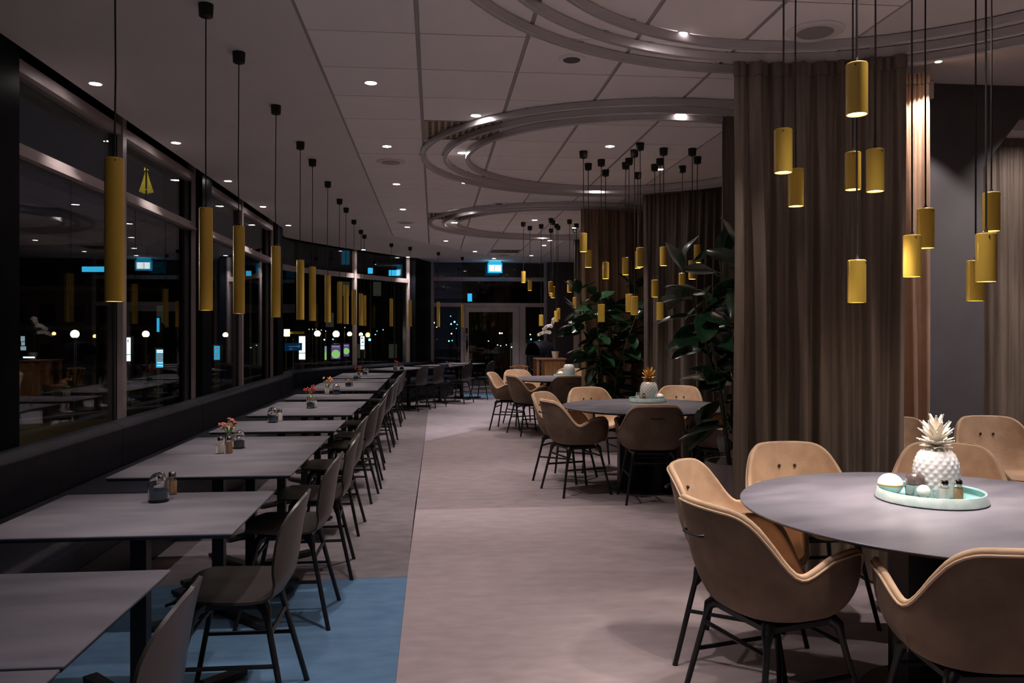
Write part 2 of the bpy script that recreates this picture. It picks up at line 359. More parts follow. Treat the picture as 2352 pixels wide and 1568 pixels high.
def bay(n, y0, y1, ym):
    t = bpy.data.objects.new('window_%d' % n, None); COL.objects.link(t); t['kind'] = 'structure'
    for a, c in ((y0, ym-.04), (ym+.04, y1)):
        for z0, z1 in ((.10, 2.43), (2.51, 2.93)):
            b = MB(); b.box(XG-.012, XG, a+.03, c-.03, z0, z1); b.obj('pane', 'pane', t)
            b = MB()
            for q in (a, c-.03): b.box(XG-.05, XG+.012, q, q+.03, z0, z1)
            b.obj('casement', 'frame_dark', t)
        b = MB(); b.box(XG-.05, XG+.06, a, c, 2.43, 2.455); b.box(XG-.05, XG+.045, a, c, 2.455, 2.505); b.obj('transom', 'frame', t)
        b = MB(); b.box(XG-.05, XG+.045, a, c, 2.925, 2.998); b.obj('head_rail', 'frame', t)
        b = MB(); b.box(XG-.05, XG+.045, a, c, .06, .12); b.obj('bottom_rail', 'frame', t)
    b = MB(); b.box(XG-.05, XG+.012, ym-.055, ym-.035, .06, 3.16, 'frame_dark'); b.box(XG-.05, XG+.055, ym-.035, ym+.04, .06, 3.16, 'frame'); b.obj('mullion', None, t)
    b = MB(); b.box(XG-.03, XG+.05, y1-.03, y1, .06, 3.10); b.obj('jamb', 'frame', t)
    b = MB(); b.box(XG-.04, XG-.02, y0, y1, 2.998, 3.16); b.obj('upper_panel', 'blackwall', t)
bay(1, 4.84, 8.49, 6.575); bay(2, 8.84, 12.47, 10.50)
CW = [(-2.46,12.88),(-2.59,14.05),(-2.44,14.62),(-1.96,15.58),(-1.56,16.27),(-1.06,17.03),(-.56,17.79)]
def curved(n, pts, first):
    t = bpy.data.objects.new('window_%d' % n, None); COL.objects.link(t); t['kind'] = 'structure'
    def run(z0, z1, th, nm, m, off=0):
        b = MB()
        for (x0,y0),(x1,y1) in zip(pts, pts[1:]):
            d = Vector((x1-x0, y1-y0)).normalized(); nx, ny = d.y, -d.x
            q = [(x0+nx*off, y0+ny*off), (x1+nx*off, y1+ny*off), (x1+nx*(off-th), y1+ny*(off-th)), (x0+nx*(off-th), y0+ny*(off-th))]
            b.prism(q, z0, z1)
        b.obj(nm, m, t)
    run(.12, 2.47, .012, 'pane', 'pane'); run(2.56, 3.0, .012, 'pane', 'pane')
    run(2.47, 2.56, .07, 'transom', 'frame', .03); run(.06, .12, .07, 'bottom_rail', 'frame', .03); run(3.0, 3.16, .02, 'upper_panel', 'blackwall')
    x, y = pts[-1] if first else pts[-1]
    b = MB(); b.lathe([(.045,.06),(.045,3.16)], 10, (x, y, 0)); b.obj('mullion', 'frame', t)
curved(3, CW[:5], 1); curved(4, CW[4:], 0)
# far glass wall with the door
YF = 18.8
t = bpy.data.objects.new('window_5', None); COL.objects.link(t); t['kind'] = 'structure'
def fb(x0, x1, z0, z1, nm, m='frame', dy=.07, par=None, y=YF):
    b = MB(); b.box(x0, x1, y-dy/2, y+dy/2, z0, z1); return b.obj(nm, m, par or t)
fb(-.07, .0, 0, 3.015, 'jamb'); fb(2.555, 2.63, 0, 3.015, 'jamb'); fb(-.0, 2.555, 2.585, 2.675, 'transom'); fb(0, 2.555, 1.99, 2.08, 'transom')
fb(0, .62, 0, .09, 'bottom_rail'); fb(2.12, 2.555, 0, .09, 'bottom_rail')
for x0, x1, z0, z1 in [(0,2.555,2.675,3.0),(0,2.555,2.08,2.585),(0,.62,.09,1.99),(2.12,2.555,.09,1.99)]:
    b = MB(); b.box(x0, x1, YF-.006, YF+.006, z0, z1); b.obj('pane', 'pane', t)
fb(.62, .70, 0, 1.99, 'mullion'); fb(1.97, 2.12, 0, 1.99, 'mullion')
dr = bpy.data.objects.new('door_1', None); COL.objects.link(dr); dr['kind'] = 'structure'
fb(.70, .80, .01, 1.985, 'stile', par=dr, y=YF-.03); fb(1.82, 1.965, .01, 1.985, 'stile', par=dr, y=YF-.03)
fb(.80, 1.82, 1.87, 1.985, 'top_rail', par=dr, y=YF-.03); fb(.80, 1.82, .01, .16, 'bottom_rail', par=dr, y=YF-.03)
b = MB(); b.box(.80, 1.82, YF-.036, YF-.024, .16, 1.87); b.obj('pane', 'pane', dr)
b = MB(); b.tube([(.75,YF-.06,1.32),(.75,YF-.11,1.32),(.78,YF-.11,1.12),(.75,YF-.11,.96),(.75,YF-.06,.96)], .012, 8); b.obj('handle', 'blackmetal', dr)
b = MB(); b.box(.725, .775, YF-.075, YF-.06, 1.38, 1.50); b.box(.73, .77, YF-.075, YF-.06, 1.02, 1.22); b.obj('lock_plate', 'blackmetal', dr)
# exit sign
ex = thing('exit_sign', 'glowing cyan and white emergency exit sign box hung above the glass door', 'exit sign', (1.375, 18.35, 2.745))
b = MB(); b.box(-.165,.165,-.03,.03,0,.22); b.obj('housing', 'e_exitc', ex)
b = MB(); b.box(-.135,.135,-.036,-.030,.035,.175); b.obj('lit_face', 'e_exit', ex)
b = MB(); b.box(-.012,.0,-.038,-.036,.04,.17); b.obj('divider', 'e_cyd', ex)
b = MB(); b.box(-.14,.14,-.02,.02,.22,.27); b.obj('bracket', 'e_exitc', ex)
l = bpy.data.lights.new('exit_glow', 'AREA'); l.energy = 2.2; l.size = .3; l.size_y = .1; l.shape = 'RECTANGLE'; l.color = (.05,.45,1)
o = bpy.data.objects.new('exit_light', l); COL.objects.link(o); o.parent = ex; o.location = (0,-.08,.12); o.rotation_euler = (R(110),0,0)

# ------------------------------------------------------------------ curtain tracks on the ceiling
def ring(cx, cy, a0, a1, word):
    for k, r in enumerate((1.88, 1.68, 1.48)):
        t = thing('curtain_track', '%s rail of the three curved curtain tracks %s' % (['outermost', 'middle', 'innermost'][k], word), 'curtain track', (cx, cy, 0), 0, 'curved curtain tracks %s' % word)
        n = max(12, int((a1-a0)/4)); b = MB()
        G = []
        prof = [(-.016,3.010),(-.016,2.965),(-.009,2.962),(-.005,2.970),(.005,2.970),(.009,2.962),(.016,2.965),(.016,3.010)]
        for i in range(n+1):
            a = R(a0+(a1-a0)*i/n); G.append([((r+dx)*cos(a), (r+dx)*sin(a), z) for dx, z in prof])
        b.grid(G); b.obj('rail', 'track', t)
        br = None
        for a in range(int(a0)+10, int(a1), 28):
            if br is None:
                b = MB(); b.box(-.022,.022,-.015,.015,0,.010); b.lathe([(.007,-.006),(.007,0)], 8, (.026,0,.004)); b.lathe([(.007,-.006),(.007,0)], 8, (-.026,0,.004))
                br = b.obj('bracket', 'track', t); o = br
            else: o = bpy.data.objects.new('bracket', br.data); COL.objects.link(o); o.parent = t
            o.location = (r*cos(R(a)), r*sin(R(a)), 3.006); o.rotation_euler = (0, 0, R(a))
ring(1.80, 2.87, 0, 360, 'above the nearest round table')
ring(1.78, 7.34, 0, 360, 'above the middle round table')
ring(1.82, 11.80, 0, 360, 'above the far round table')

# ------------------------------------------------------------------ curtains
def curtain(pts, z0, z1, label, m='curtain', folds=8, amp=.045, seed=1, hooks=False, group=None, mh='curtainlin'):
    rnd = random.Random(seed)
    L = [0]
    for a, c in zip(pts, pts[1:]): L.append(L[-1]+hypot(c[0]-a[0], c[1]-a[1]))
    T = L[-1]
    N = folds*14; rows = 16
    # irregular folds: uneven widths, some merging towards the floor
    wd = [rnd.uniform(.45,1.6) for _ in range(folds)]; sm = sum(wd); ed = [0]
    for q in wd: ed.append(ed[-1]+q/sm)
    am = [rnd.uniform(.35,1.35) for _ in range(folds+1)]; am2 = [q*rnd.uniform(.3,1.5) for q in am]; sk = [rnd.uniform(-.35,.35) for _ in range(folds+1)]
    p1, p2, p3 = (rnd.uniform(0, 6.3) for _ in range(3))
    def P(s):
        for i in range(len(pts)-1):
            if s <= L[i+1]+1e-9: break
        f = (s-L[i])/(L[i+1]-L[i]); a, c = pts[i], pts[i+1]
        d = Vector((c[0]-a[0], c[1]-a[1])).normalized(); return a[0]+(c[0]-a[0])*f, a[1]+(c[1]-a[1])*f, d.y, -d.x
    G = []
    for r in range(rows+1):
        v = r/rows; z = z1-(z1-z0)*v; row = []
        k0 = min(1, v*2.2); k0 = k0*k0*(3-2*k0)
        for k in range(N+1):
            s = T*k/N; x, y, nx, ny = P(s); uu = k/N
            i = 0
            while i < folds-1 and uu > ed[i+1]: i += 1
            f = (uu-ed[i])/(ed[i+1]-ed[i]); f = min(max(f+sk[i]*sin(pi*f)*.5, 0), 1)
            A_ = (am[i]*(1-v)+am2[i]*v)
            big = A_*(1-cos(2*pi*f))*.5
            o = amp*(1.9*big*(.35+.65*k0)) + amp*.45*sin(2*pi*uu*1.6+p1+v*1.1)*k0 + .010*(1-k0)*sin(2*pi*uu*folds*2.5+p2) + .006*sin(2*pi*uu*folds*2.1+p3+v*2)*k0
            side = .018*sin(2*pi*uu*2+v*2.4+p2)*v
            row.append((x+nx*o+ny*side, y+ny*o-nx*side, z))
        G.append(row)
    cx, cy = pts[len(pts)//2]
    t = thing('curtain', label, 'curtain', (cx, cy, 0), 0, group)
    G = [[(x-cx, y-cy, z) for x, y, z in r] for r in G]
    b = MB(); b.grid(G, th=.004); b.obj('drape', m, t, sharp=80)
    b = MB(); hd = [[(x, y, z1+.03-.075*q) for x, y, _ in G[0]] for q in (0, 1)]; b.grid(hd, th=-.006); b.obj('heading_tape', m, t, sharp=80)
    hk = None
    for k in range(0, N+1, 14):
        x, y, _ = G[0][k]
        if hk is None:
            b = MB(); b.tube([(0,0,.0),(0,0,.022),(0,.008,.030),(0,.0,.038)], .004, 6); hk = b.obj('glider', 'white' if hooks else 'tee', t); o = hk
        else: o = bpy.data.objects.new('glider', hk.data); COL.objects.link(o); o.parent = t
        o.location = (x, y, z1-.005)
    return t
def arcp(cx, cy, r, a0, a1, n=14): return [(cx+r*cos(R(a0+(a1-a0)*i/n)), cy+r*sin(R(a0+(a1-a0)*i/n))) for i in range(n+1)]
CT = 2.925
curtain(arcp(1.80,2.87,1.68,92.5,60), .015, CT, 'broad dark taupe curtain hanging right behind the nearest round table', folds=9, amp=.055, seed=3)
curtain([(3.30,5.62),(3.45,5.64),(3.60,5.60)], .015, 3.255, 'narrow shiny bronze curtain lit from above, just right of the broad taupe one', 'curtain2', folds=4, amp=.04, seed=5, hooks=True)
curtain([(4.2,6.35),(5.0,6.33),(5.9,6.35)], .015, 3.0, 'pleated taupe curtain behind the slanted opening at the right edge', 'curtain', folds=12, amp=.05, seed=8)
curtain(arcp(1.78,7.34,1.68,-80,-56), .015, CT, 'taupe curtain with a ragged pale edge, left of the broad front curtain', folds=6, amp=.05, seed=11)
curtain(arcp(1.78,7.34,1.78,71,6), .015, CT, 'dark curved curtain behind the middle round table', 'curtain4', folds=16, amp=.06, seed=13)
curtain(arcp(1.82,11.80,1.68,-89,-40), .015, CT, 'curtain tinted as warmly lit, behind the left rubber plant', 'curtain_warmlit', folds=13, amp=.055, seed=17)
curtain(arcp(1.82,11.80,1.78,73,20), .015, CT, 'far dark curtain behind the far round table', 'curtain4', folds=12, amp=.055, seed=19)
# white speaker box high on the alcove wall
t = thing('wall_speaker', 'small white box mounted high on the grey alcove wall', 'box', (3.74, YW, 3.20))
b = MB(); b.box(-.03,.09,-.09,0,0,.13); b.obj('housing', 'white', t); b = MB(); b.lathe([(.006,-.002),(.006,.002)], 8); o = b.obj('screw', 'button', t, (.03,-.09,.08)); o.rotation_euler = (pi/2,0,0)

# ------------------------------------------------------------------ downlights
def downlight(x, y, label, watt=DOWN_W, z=CEIL, deg=72, group=None, r=.04):
    t = thing('downlight', label, 'ceiling light', (x, y, z), 0, group)
    global RIMD
    if 'rim_' not in KIDS:
        b = MB(); b.lathe([(.036,-.002),(.038,-.006),(.046,-.006),(.050,-.001),(.050,0)], 24, cap=False); KIDS['rim_'] = b.obj('trim_ring', 'tile', t)
        b = MB(); b.lathe([(.0005,-.0035),(.037,-.0035)], 24, cap=False); b.f = [f[::-1] for f in b.f]; KIDS['lens_'] = b.obj('lens', 'e_down', t)
    else:
        for k, n in (('rim_', 'trim_ring'), ('lens_', 'lens')):
            o = bpy.data.objects.new(n, KIDS[k].data); COL.objects.link(o); o.parent = t
    spot(t, (0,0,-.02), watt, deg, .75, rad=.025)
    return t
for i, y in enumerate([5.50,7.15,8.90,10.68,12.51]):
    downlight(-2.185, y, 'round downlight, %s from the front in the row right above the windows' % ORD[i+1], DOWN_W*.55)
for i, y in enumerate([5.31,7.11,8.91,10.73,12.54]):
    downlight(-.406, y, 'round downlight, %s from the front in the leftmost row on the ceiling tiles' % ORD[i+1])
for y in (-.1, 1.7, 3.5):
    downlight(-.406, y, 'round downlight in the leftmost tile row, %s of those nearer than the picture shows' % {-.1:'third',1.7:'second',3.5:'first'}[y], group='downlights nearer than the picture shows')
for x, y, s in [(.31,6.034,'just outside the nearest bend of the middle curtain tracks'),(.25,7.304,'inside the left bend of the middle curtain tracks'),(.337,8.764,'beyond the left bend of the middle curtain tracks'),
        (.265,10.781,'just before the left bend of the far curtain tracks'),(.29,11.96,'inside the left bend of the far curtain tracks'),
        (1.327,4.283,'largest in view, above the front curtain tracks'),(1.813,5.853,'against the near arc of the middle curtain tracks'),
        (1.518,6.924,'above the pendants of the middle round table'),(1.822,8.939,'touching the far arc of the middle curtain tracks'),
        (2.222,7.855,'half hidden among the middle pendant canopies'),(.208,14.355,'left of the far air grille'),(.814,16.19,'beside the far air grille'),
        (1.303,17.7,'right above the exit sign'),(1.439,11.576,'just left of the far pendant canopies'),(1.805,13.457,'touching the far arc of the far curtain tracks'),
        (2.024,14.119,'just beyond the far curtain tracks'),(2.032,14.934,'in the right tile row beyond the far tracks'),(2.032,16.939,'last one before the dark far wall'),
        (2.159,12.379,'seen between the far pendants and the brown curtain'),(-1.369,16.057,'above the bend of the curved window'),(-.556,17.544,'close to the far black column')]:
    downlight(x, y, 'round downlight '+s, DOWN_W*(.4 if 'middle round table' in s else 1))
for i, (x, y) in enumerate([(.25,2.8),(1.81,1.35),(1.52,2.42),(2.22,3.36),(.3,1.0),(3.4,2.2)]):  # the rightmost one is added, unseen, to brighten the alcove side
    downlight(x, y, 'round downlight inside the nearest curtain tracks, %s of those above the picture' % ORD[i+1], DOWN_W, group='downlights nearer than the picture shows')
downlight(4.6, 4.2, 'added unseen fill downlight in the raised ceiling, right of the picture', DOWN_W*1.2, z=3.345, deg=130)  # added out of view to raise the ambient light in the alcove
# spotlight that washes the narrow bronze curtain and the wall
t = thing('ceiling_spotlight', 'small bright spotlight at the top of the narrow bronze curtain', 'ceiling light', (3.50, 5.35, 3.345))
b = MB(); b.lathe([(.03,0),(.03,-.05),(.024,-.06)], 14); b.obj('housing', 'white', t)
b = MB(); b.lathe([(.0005,-.0605),(.022,-.0605)], 14, cap=False); b.f = [f[::-1] for f in b.f]; b.obj('lens', 'e_down', t)
spot(t, (0,0,-.075), SPOT_W, 80, .35, rad=.012, rot=(R(18), R(-4), 0))
t = thing('ceiling_spotlight', 'added unseen spotlight above the opening at the right edge, out of the picture', 'ceiling light', (4.9, 5.2, 3.345))  # added out of view to brighten the curtain in the opening
b = MB(); b.lathe([(.03,0),(.03,-.05),(.024,-.06)], 14); b.obj('housing', 'white', t)
spot(t, (0,0,-.075), SPOT_W*.9, 90, .5, rad=.02, rot=(R(30), 0, 0))

# ------------------------------------------------------------------ pendants
def pendant(x, y, zb, L, rad, label, group, watt=PEND_W, z=CEIL):
    t = thing('pendant_lamp', label, 'pendant lamp', (x, y, z), 0, group)
    zt = zb+L-z
    key = 'canopy'
    if key not in KIDS:
        b = MB(); b.lathe([(.036,-.001),(.036,-.003),(.033,-.060),(.028,-.064),(.010,-.066),(.006,-.072)], 20); KIDS[key] = b.obj('canopy', 'cable', t)
    else: o = bpy.data.objects.new('canopy', KIDS[key].data); COL.objects.link(o); o.parent = t
    b = MB(); wv = random.uniform(-.004,.004)
    b.tube([(0,0,-.066),(wv*.6,0,zt*.35),(wv,wv,zt*.7),(0,0,zt+.012)], .0035, 6)
    b.lathe([(.0035,.02),(.007,.004),(.009,0)], 8, (0,0,zt)); b.obj('cable', 'cable', t)
    k2 = ('sh', round(L,3), round(rad,3))
    if k2 not in KIDS:
        b = MB(); b.lathe([(.0005,-.004),(rad-.003,-.004),(rad-.003,-L+.001),(rad-.0015,-L),(rad,-L),(rad,-.003),(rad-.003,0),(.010,.0005),(.0005,.0005)], 28, (0,0,0), 'yellow', cap=False)
        KIDS[k2] = b.obj('tube_shade', None, t); o = KIDS[k2]
        b = MB(); b.lathe([(.0005,-.03),(rad-.004,-.03)], 20, (0,0,-L+.038), 'e_bulb', cap=False); b.f = [f[::-1] for f in b.f]
        KIDS[k2+('b',)] = b.obj('bulb', None, t); o2 = KIDS[k2+('b',)]
        b = MB(); b.lathe([(.0025,0),(.0025,.002)], 8); KIDS[k2+('s',)] = b.obj('screw', 'button', t); o3 = KIDS[k2+('s',)]
    else:
        o = bpy.data.objects.new('tube_shade', KIDS[k2].data); o2 = bpy.data.objects.new('bulb', KIDS[k2+('b',)].data); o3 = bpy.data.objects.new('screw', KIDS[k2+('s',)].data)
        for q in (o, o2, o3): COL.objects.link(q); q.parent = t
    o.location = (0,0,zt); o2.location = (0,0,zt)
    a = random.uniform(-2.2,-.9); o3.location = (rad*cos(a), rad*sin(a), zt-.012); o3.rotation_euler = (pi/2, 0, a+pi/2)
    if watt: spot(t, (0,0,zt-L-.002), watt, 76, .9, col=(1,.86,.76), rad=rad*.8)
    return t
PY = [(-1.12,2.98),(-1.118,4.125),(-1.12,4.813),(-1.12,5.915),(-1.129,7.033),(-1.13,7.73),(-1.133,8.854),(-1.139,9.998),(-1.134,10.689),(-1.145,11.838),(-1.148,12.986),(-1.147,13.618),(-.771,14.907),(-.449,15.481),(.089,16.436),(.606,17.432)]
for i, (x, y) in enumerate(PY):
    pendant(x, y, 1.508, .505, .0325, 'long slim yellow tube pendant, %s from the front in the row over the window tables' % ORD[i+1], 'long yellow pendants over the window tables')
def cluster(lst, word, group, pw):
    lst = sorted(lst, key=lambda p: (p[0]*CY_-p[1]*SY_)/(p[0]*SY_+p[1]*CY_))
    for i, (x, y, vb) in enumerate(lst):
        d = x*SY_+y*CY_; zb = EYE-(vb-CYp)/F_*d
        pendant(x, y, zb, .165, .0335, 'short yellow cylinder pendant, %s from the left in the cluster over the %s round table' % (ORD[i+1], word), group, pw)
near = []
for u, vt, vb in [(1799,297,397),(1828,388,474),(1968,146,264),(1959,350,436),(2010,343,440),(1968,597,695),(2095,540,636),(2126,479,570),(2277,442,531),(2241,598,691),(2265,536,647)]:
    d = 1865*.165/(vb-vt); x, y, _ = atd(u, vb, d); near.append((x, y, vb))
cluster(near, 'nearest', 'short yellow pendants over the nearest round table', PEND_W*1.5)
mid = [(1.326,7.146,578),(1.468,7.658,614),(1.556,7.472,739),(1.699,7.949,640),(1.815,7.584,631),(1.801,7.392,716),(1.766,7.052,723),(1.749,6.788,613),(2.051,8.048,616),(2.112,7.636,682),(2.092,7.383,735),(2.004,6.961,610),(2.4,7.69,666),(2.26,6.953,641),(2.414,7.276,603)]
cluster(mid, 'middle', 'short yellow pendants over the middle round table', PEND_W*.14)
far = [(1.304,11.835,649),(1.451,12.262,667),(1.596,12.048,748),(1.646,11.391,673),(1.709,11.61,684),(1.816,11.978,739),(1.818,12.539,679),(1.871,12.171,733),(1.932,11.497,671),(2.104,11.901,667),(2.183,12.504,707)]
cluster(far, 'far', 'short yellow pendants over the far round table', PEND_W*.25)

# ------------------------------------------------------------------ bench
bench = thing('banquette', 'long black leather banquette running under the windows', 'bench', (0,0,0))
BW = [(-2.30,.6),(-2.30,12.9),(-2.42,13.7),(-2.40,14.3),(-2.22,14.75),(-1.79,15.62),(-1.38,16.28),(-.9,17.0),(-.40,17.75),(-.10,18.45)]
def walk(pts):
    L = [0]
    for a, c in zip(pts, pts[1:]): L.append(L[-1]+hypot(c[0]-a[0], c[1]-a[1]))
    def P(s):
        s = min(max(s, 0), L[-1]-1e-6)
        for i in range(len(pts)-1):
            if s <= L[i+1]: break
        f = (s-L[i])/(L[i+1]-L[i]); a, c = pts[i], pts[i+1]
        d = Vector((c[0]-a[0], c[1]-a[1])).normalized(); return Vector((a[0]+(c[0]-a[0])*f, a[1]+(c[1]-a[1])*f)), Vector((d.y, -d.x))
    return P, L[-1]
BP, BL = walk(BW)
def extrude(s0, s1, prof, nm, m, parent, n=8):
    b = MB(); G = []
    for i in range(n+1):
        s = s0+(s1-s0)*i/n; e = min((s-s0), (s1-s))
        k = 1-.35*max(0, 1-e/.035) if n > 2 else 1
        p, nn = BP(s); G.append([(p.x+nn.x*dx, p.y+nn.y*dx, z) for dx, z in prof])
    b.grid([list(r) for r in G]); 
    nq = len(prof); b.f.append(list(range(nq))[::-1]); b.f.append([n*nq+k for k in range(nq)]); b.m += [0,0]; b.flat += [True,True]
    return b.obj(nm, m, parent)
def roundprof(pts, r=.03):
    out = []; n = len(pts)
    for i in range(n):
        p, a, c = Vector(pts[i]), Vector(pts[i-1]), Vector(pts[(i+1)%n]); u, v = (a-p).normalized(), (c-p).normalized()
        for t in (0, .33, .67, 1):
            q = p+u*r*(1-t)**2+v*r*t**2; out.append((q.x, q.y))
    return out+[out[0]]
back = roundprof([(-.05,.40),(-.05,.755),(.035,.765),(.10,.72),(.085,.43)], .022)[:-1]
seat = roundprof([(.04,.27),(.06,.445),(.62,.455),(.655,.42),(.645,.28)], .022)[:-1]
back = back+[back[0]]; seat = seat+[seat[0]]
s = 0; segs = [5.40, 7.65, 9.7, 11.75, 13.6, 15.3, 17.0, 18.7, BL]; prev = .0
segs = [3.42, 5.42, 7.42, 9.42, 11.42, 13.3, 15.0, 16.7, 18.2, BL]
for q in segs:
    if q > BL: q = BL
    if q-prev < .2: break
    extrude(prev+.004, q-.004, back, 'back_cushion', 'leather', bench)
    prev = q
segs2 = [2.45, 4.4, 6.4, 8.4, 10.4, 12.4, 14.2, 16.0, 17.7, BL]; prev = 0.0
for q in segs2:
    q = min(q, BL)
    if q-prev < .2: break
    extrude(prev+.005, q-.005, seat, 'seat_cushion', 'leather', bench); prev = q
extrude(0, BL, [(.0,0.0),(.0,.28),(.58,.28),(.58,0.0),(.0,0.0)], 'plinth', 'blackmetal', bench, 60)

# ------------------------------------------------------------------ rectangular tables
def rect_table(cx, cy, w, d, rz, label):
    t = thing('dining_table', label, 'table', (cx, cy, 0), rz, 'rectangular tables along the banquette')
    b = MB(); hx, hy = w/2, d/2; e = .008
    P = lambda k, z: [(-hx+k,-hy+k,z),(hx-k,-hy+k,z),(hx-k,hy-k,z),(-hx+k,hy-k,z)]
    vs = P(.010,.722)+P(.0,.734)+P(0,.738)+P(.002,.740)
    b.add(vs[4:], [(8,9,10,11)], 'ttop', True)
    b.add(vs, [(3,2,1,0)]+[(i*4+k, i*4+(k+1)%4, (i+1)*4+(k+1)%4, (i+1)*4+k) for i in (0,) for k in range(4)], 'tedge', True)
    b.add(vs, [(i*4+k, i*4+(k+1)%4, (i+1)*4+(k+1)%4, (i+1)*4+k) for i in (1,2) for k in range(4)], 'ttop', True)
    b.obj('tabletop', None, t)
    b = MB(); b.box(-.028,.028,-.028,.028,.02,.715); b.obj('column', 'blackmetal', t)
    b = MB(); b.bar((-.25,-.25,.715),(.25,.25,.715), .04, .014); b.bar((-.25,.25,.7149),(.25,-.25,.7149), .04, .0135); b.obj('top_bracket', 'blackmetal', t)
    for s1 in (1,-1):
        b = MB(); b.bar((-.30,-.30*s1,.02+.0004*s1),(.30,.30*s1,.02+.0004*s1), .055, .022)
        for q in (-1,1): b.lathe([(.014,0),(.014,.012)], 10, (.27*q,.27*q*s1,0))
        b.obj('foot_bar', 'blackmetal', t)
    return t
X0, X1 = -1.485, -.66
TB = [(.98,1.67,'nearest, cut off by the bottom left corner'),(1.685,2.343,'second from the front, pushed against the corner one'),(2.742,3.461,'alone with a blue glass jar, third from the front'),
      (3.84,4.548,'near half of the pair with two full shakers'),(4.556,5.27,'far half of the pair with two full shakers'),(5.545,6.21,'sixth from the front, standing alone under the fourth pendant'),
      (6.60,7.225,'seventh from the front, near half of the second pair'),(7.232,7.868,'eighth from the front, far half of the second pair'),(8.17,8.84,'ninth from the front, standing alone'),
      (9.38,10.07,'tenth from the front, near half of the third pair'),(10.078,10.77,'eleventh from the front, far half of the third pair'),(10.92,11.62,'twelfth from the front, standing alone'),
      (11.96,12.66,'thirteenth from the front, near half of the pair before the bend'),(12.668,13.37,'fourteenth from the front, far half of the pair before the bend')]
for y0, y1, s in TB:
    o = -.07 if y0 < 2 else (.015 if y0 > 7 else 0)
    rect_table((X0+X1)/2+o, (y0+y1)/2, X1-X0, y1-y0, 0, 'dark grey window table, '+s)
BA = R(-28.6)
CT_ = [(-.83,14.62,'first after the bend of the banquette'),(-.47,15.28,'second after the bend of the banquette'),(.12,16.28,'third after the bend of the banquette'),(.58,17.25,'last at the glass door')]
for x, y, s in CT_: rect_table(x, y, .80, .70, BA, 'dark grey table, '+s)

# ------------------------------------------------------------------ black shell chairs
def legset(t, sx, sy, fx, fy, ztop, m='blackmetal', r=.0115, zr=.215, zc=.32):
    tops = {}
    for a in (-1,1):
        for c in (-1,1):
            b = MB(); T = Vector((a*sx, c*sy, ztop)); Bt = Vector((a*fx, c*fy, .004))
            K = T+(Bt-T)*.14
            b.tube([T+Vector((-a*.018,-c*.018,.004)), T+(K-T)*.25, K, Bt], [.026,.020,r,r*.92], 10); b.lathe([(r*1.02,0),(r*1.02,.006)], 10, (Bt.x,Bt.y,0)); b.obj('leg', m, t)
            tops[a,c] = (T, Bt)
    def pt(a, c, z): T, B_ = tops[a,c]; f = (T.z-z)/(T.z-B_.z); return T+(B_-T)*f
    for a in (-1,1): b = MB(); b.tube([pt(a,-1,zr), pt(a,1,zr)], .0085, 8); b.obj('stretcher', m, t)
    for c in (-1,1): b = MB(); b.tube([pt(-1,c,zc), pt(1,c,zc)], .0085, 8); b.obj('cross_rail', m, t)
    b = MB(); b.box(-sx,sx,-sy,sy,ztop-.012,ztop+.006); b.obj('seat_plate', m, t)
def interp(tab, x):
    for (a, p), (c, q) in zip(tab, tab[1:]):
        if x <= c:
            f = (x-a)/(c-a); f = f*f*(3-2*f); return p+(q-p)*f
    return tab[-1][1]
def make_shell_chair():
    t = thing('shell_chair', '', 'chair')
    prof = [(.215,.425),(.20,.436),(.16,.448),(.08,.447),(0,.443),(-.08,.441),(-.135,.447),(-.172,.468),(-.193,.505),(-.205,.56),(-.213,.62),(-.222,.68),(-.234,.74),(-.244,.78),(-.251,.805)]
    L = [0]
    for a, c in zip(prof, prof[1:]): L.append(L[-1]+hypot(a[0]-c[0], a[1]-c[1]))
    wt = [(0,.17),(.04,.195),(.12,.215),(.3,.225),(.5,.222),(.62,.205),(.75,.205),(1,.205)]
    G = []
    def Pq(s):
        s *= L[-1]
        for i in range(len(prof)-1):
            if s <= L[i+1]+1e-9: break
        f = (s-L[i])/(L[i+1]-L[i]); a, c = prof[i], prof[i+1]; return a[0]+(c[0]-a[0])*f, a[1]+(c[1]-a[1])*f
    ns = 34
    for i in range(ns+1):
        s = i/ns
        if s > .8: s = .8+.2*sin((s-.8)/.2*pi/2)
        y, z = Pq(s); w_ = interp(wt, s)
        if s > .78: w_ *= max(.04, (1-((s-.78)/.22)**2.3))**.5
        k = min(1, max(0, (s-.45)/.25)); k = k*k*(3-2*k)
        row = []
        for j in range(17):
            u = -1+2*j/16; ww = w_/.205
            row.append((w_*u, y+.050*k*(u*w_/.205)**2, z+.020*(1-k)*abs(u)**2.5))
        G.append(row)
    b = MB(); b.grid(G, th=.010); b.obj('shell', 'blackshell', t, sharp=60)
    legset(t, .13, .12, .215, .215, .418)
    return t
proto = make_shell_chair()
SC = [(2.00,-.82,3,'closest black shell chair, only its rounded back shows at the bottom edge'),(3.12,-.725,0,'black shell chair with a half lit seat, in front on the blue carpet')]
ys = [4.10,4.86,5.87,6.93,7.55,8.55,9.78,10.45,11.35,12.35,13.05]
for i, y in enumerate(ys): SC.append((y, -.71+.02*sin(i*2.1), 4*sin(i*1.7), 'black shell chair, %s from the front along the window tables' % ORD[i+3]))
for i, (y, x, a, lab) in enumerate(SC):
    o = proto if i == 0 else copy_tree(proto)
    o.location = (x, y, 0); o.rotation_euler = (0, 0, R(90+a)); o['label'] = lab; o['category'] = 'chair'; o['group'] = 'black shell chairs at the window tables'
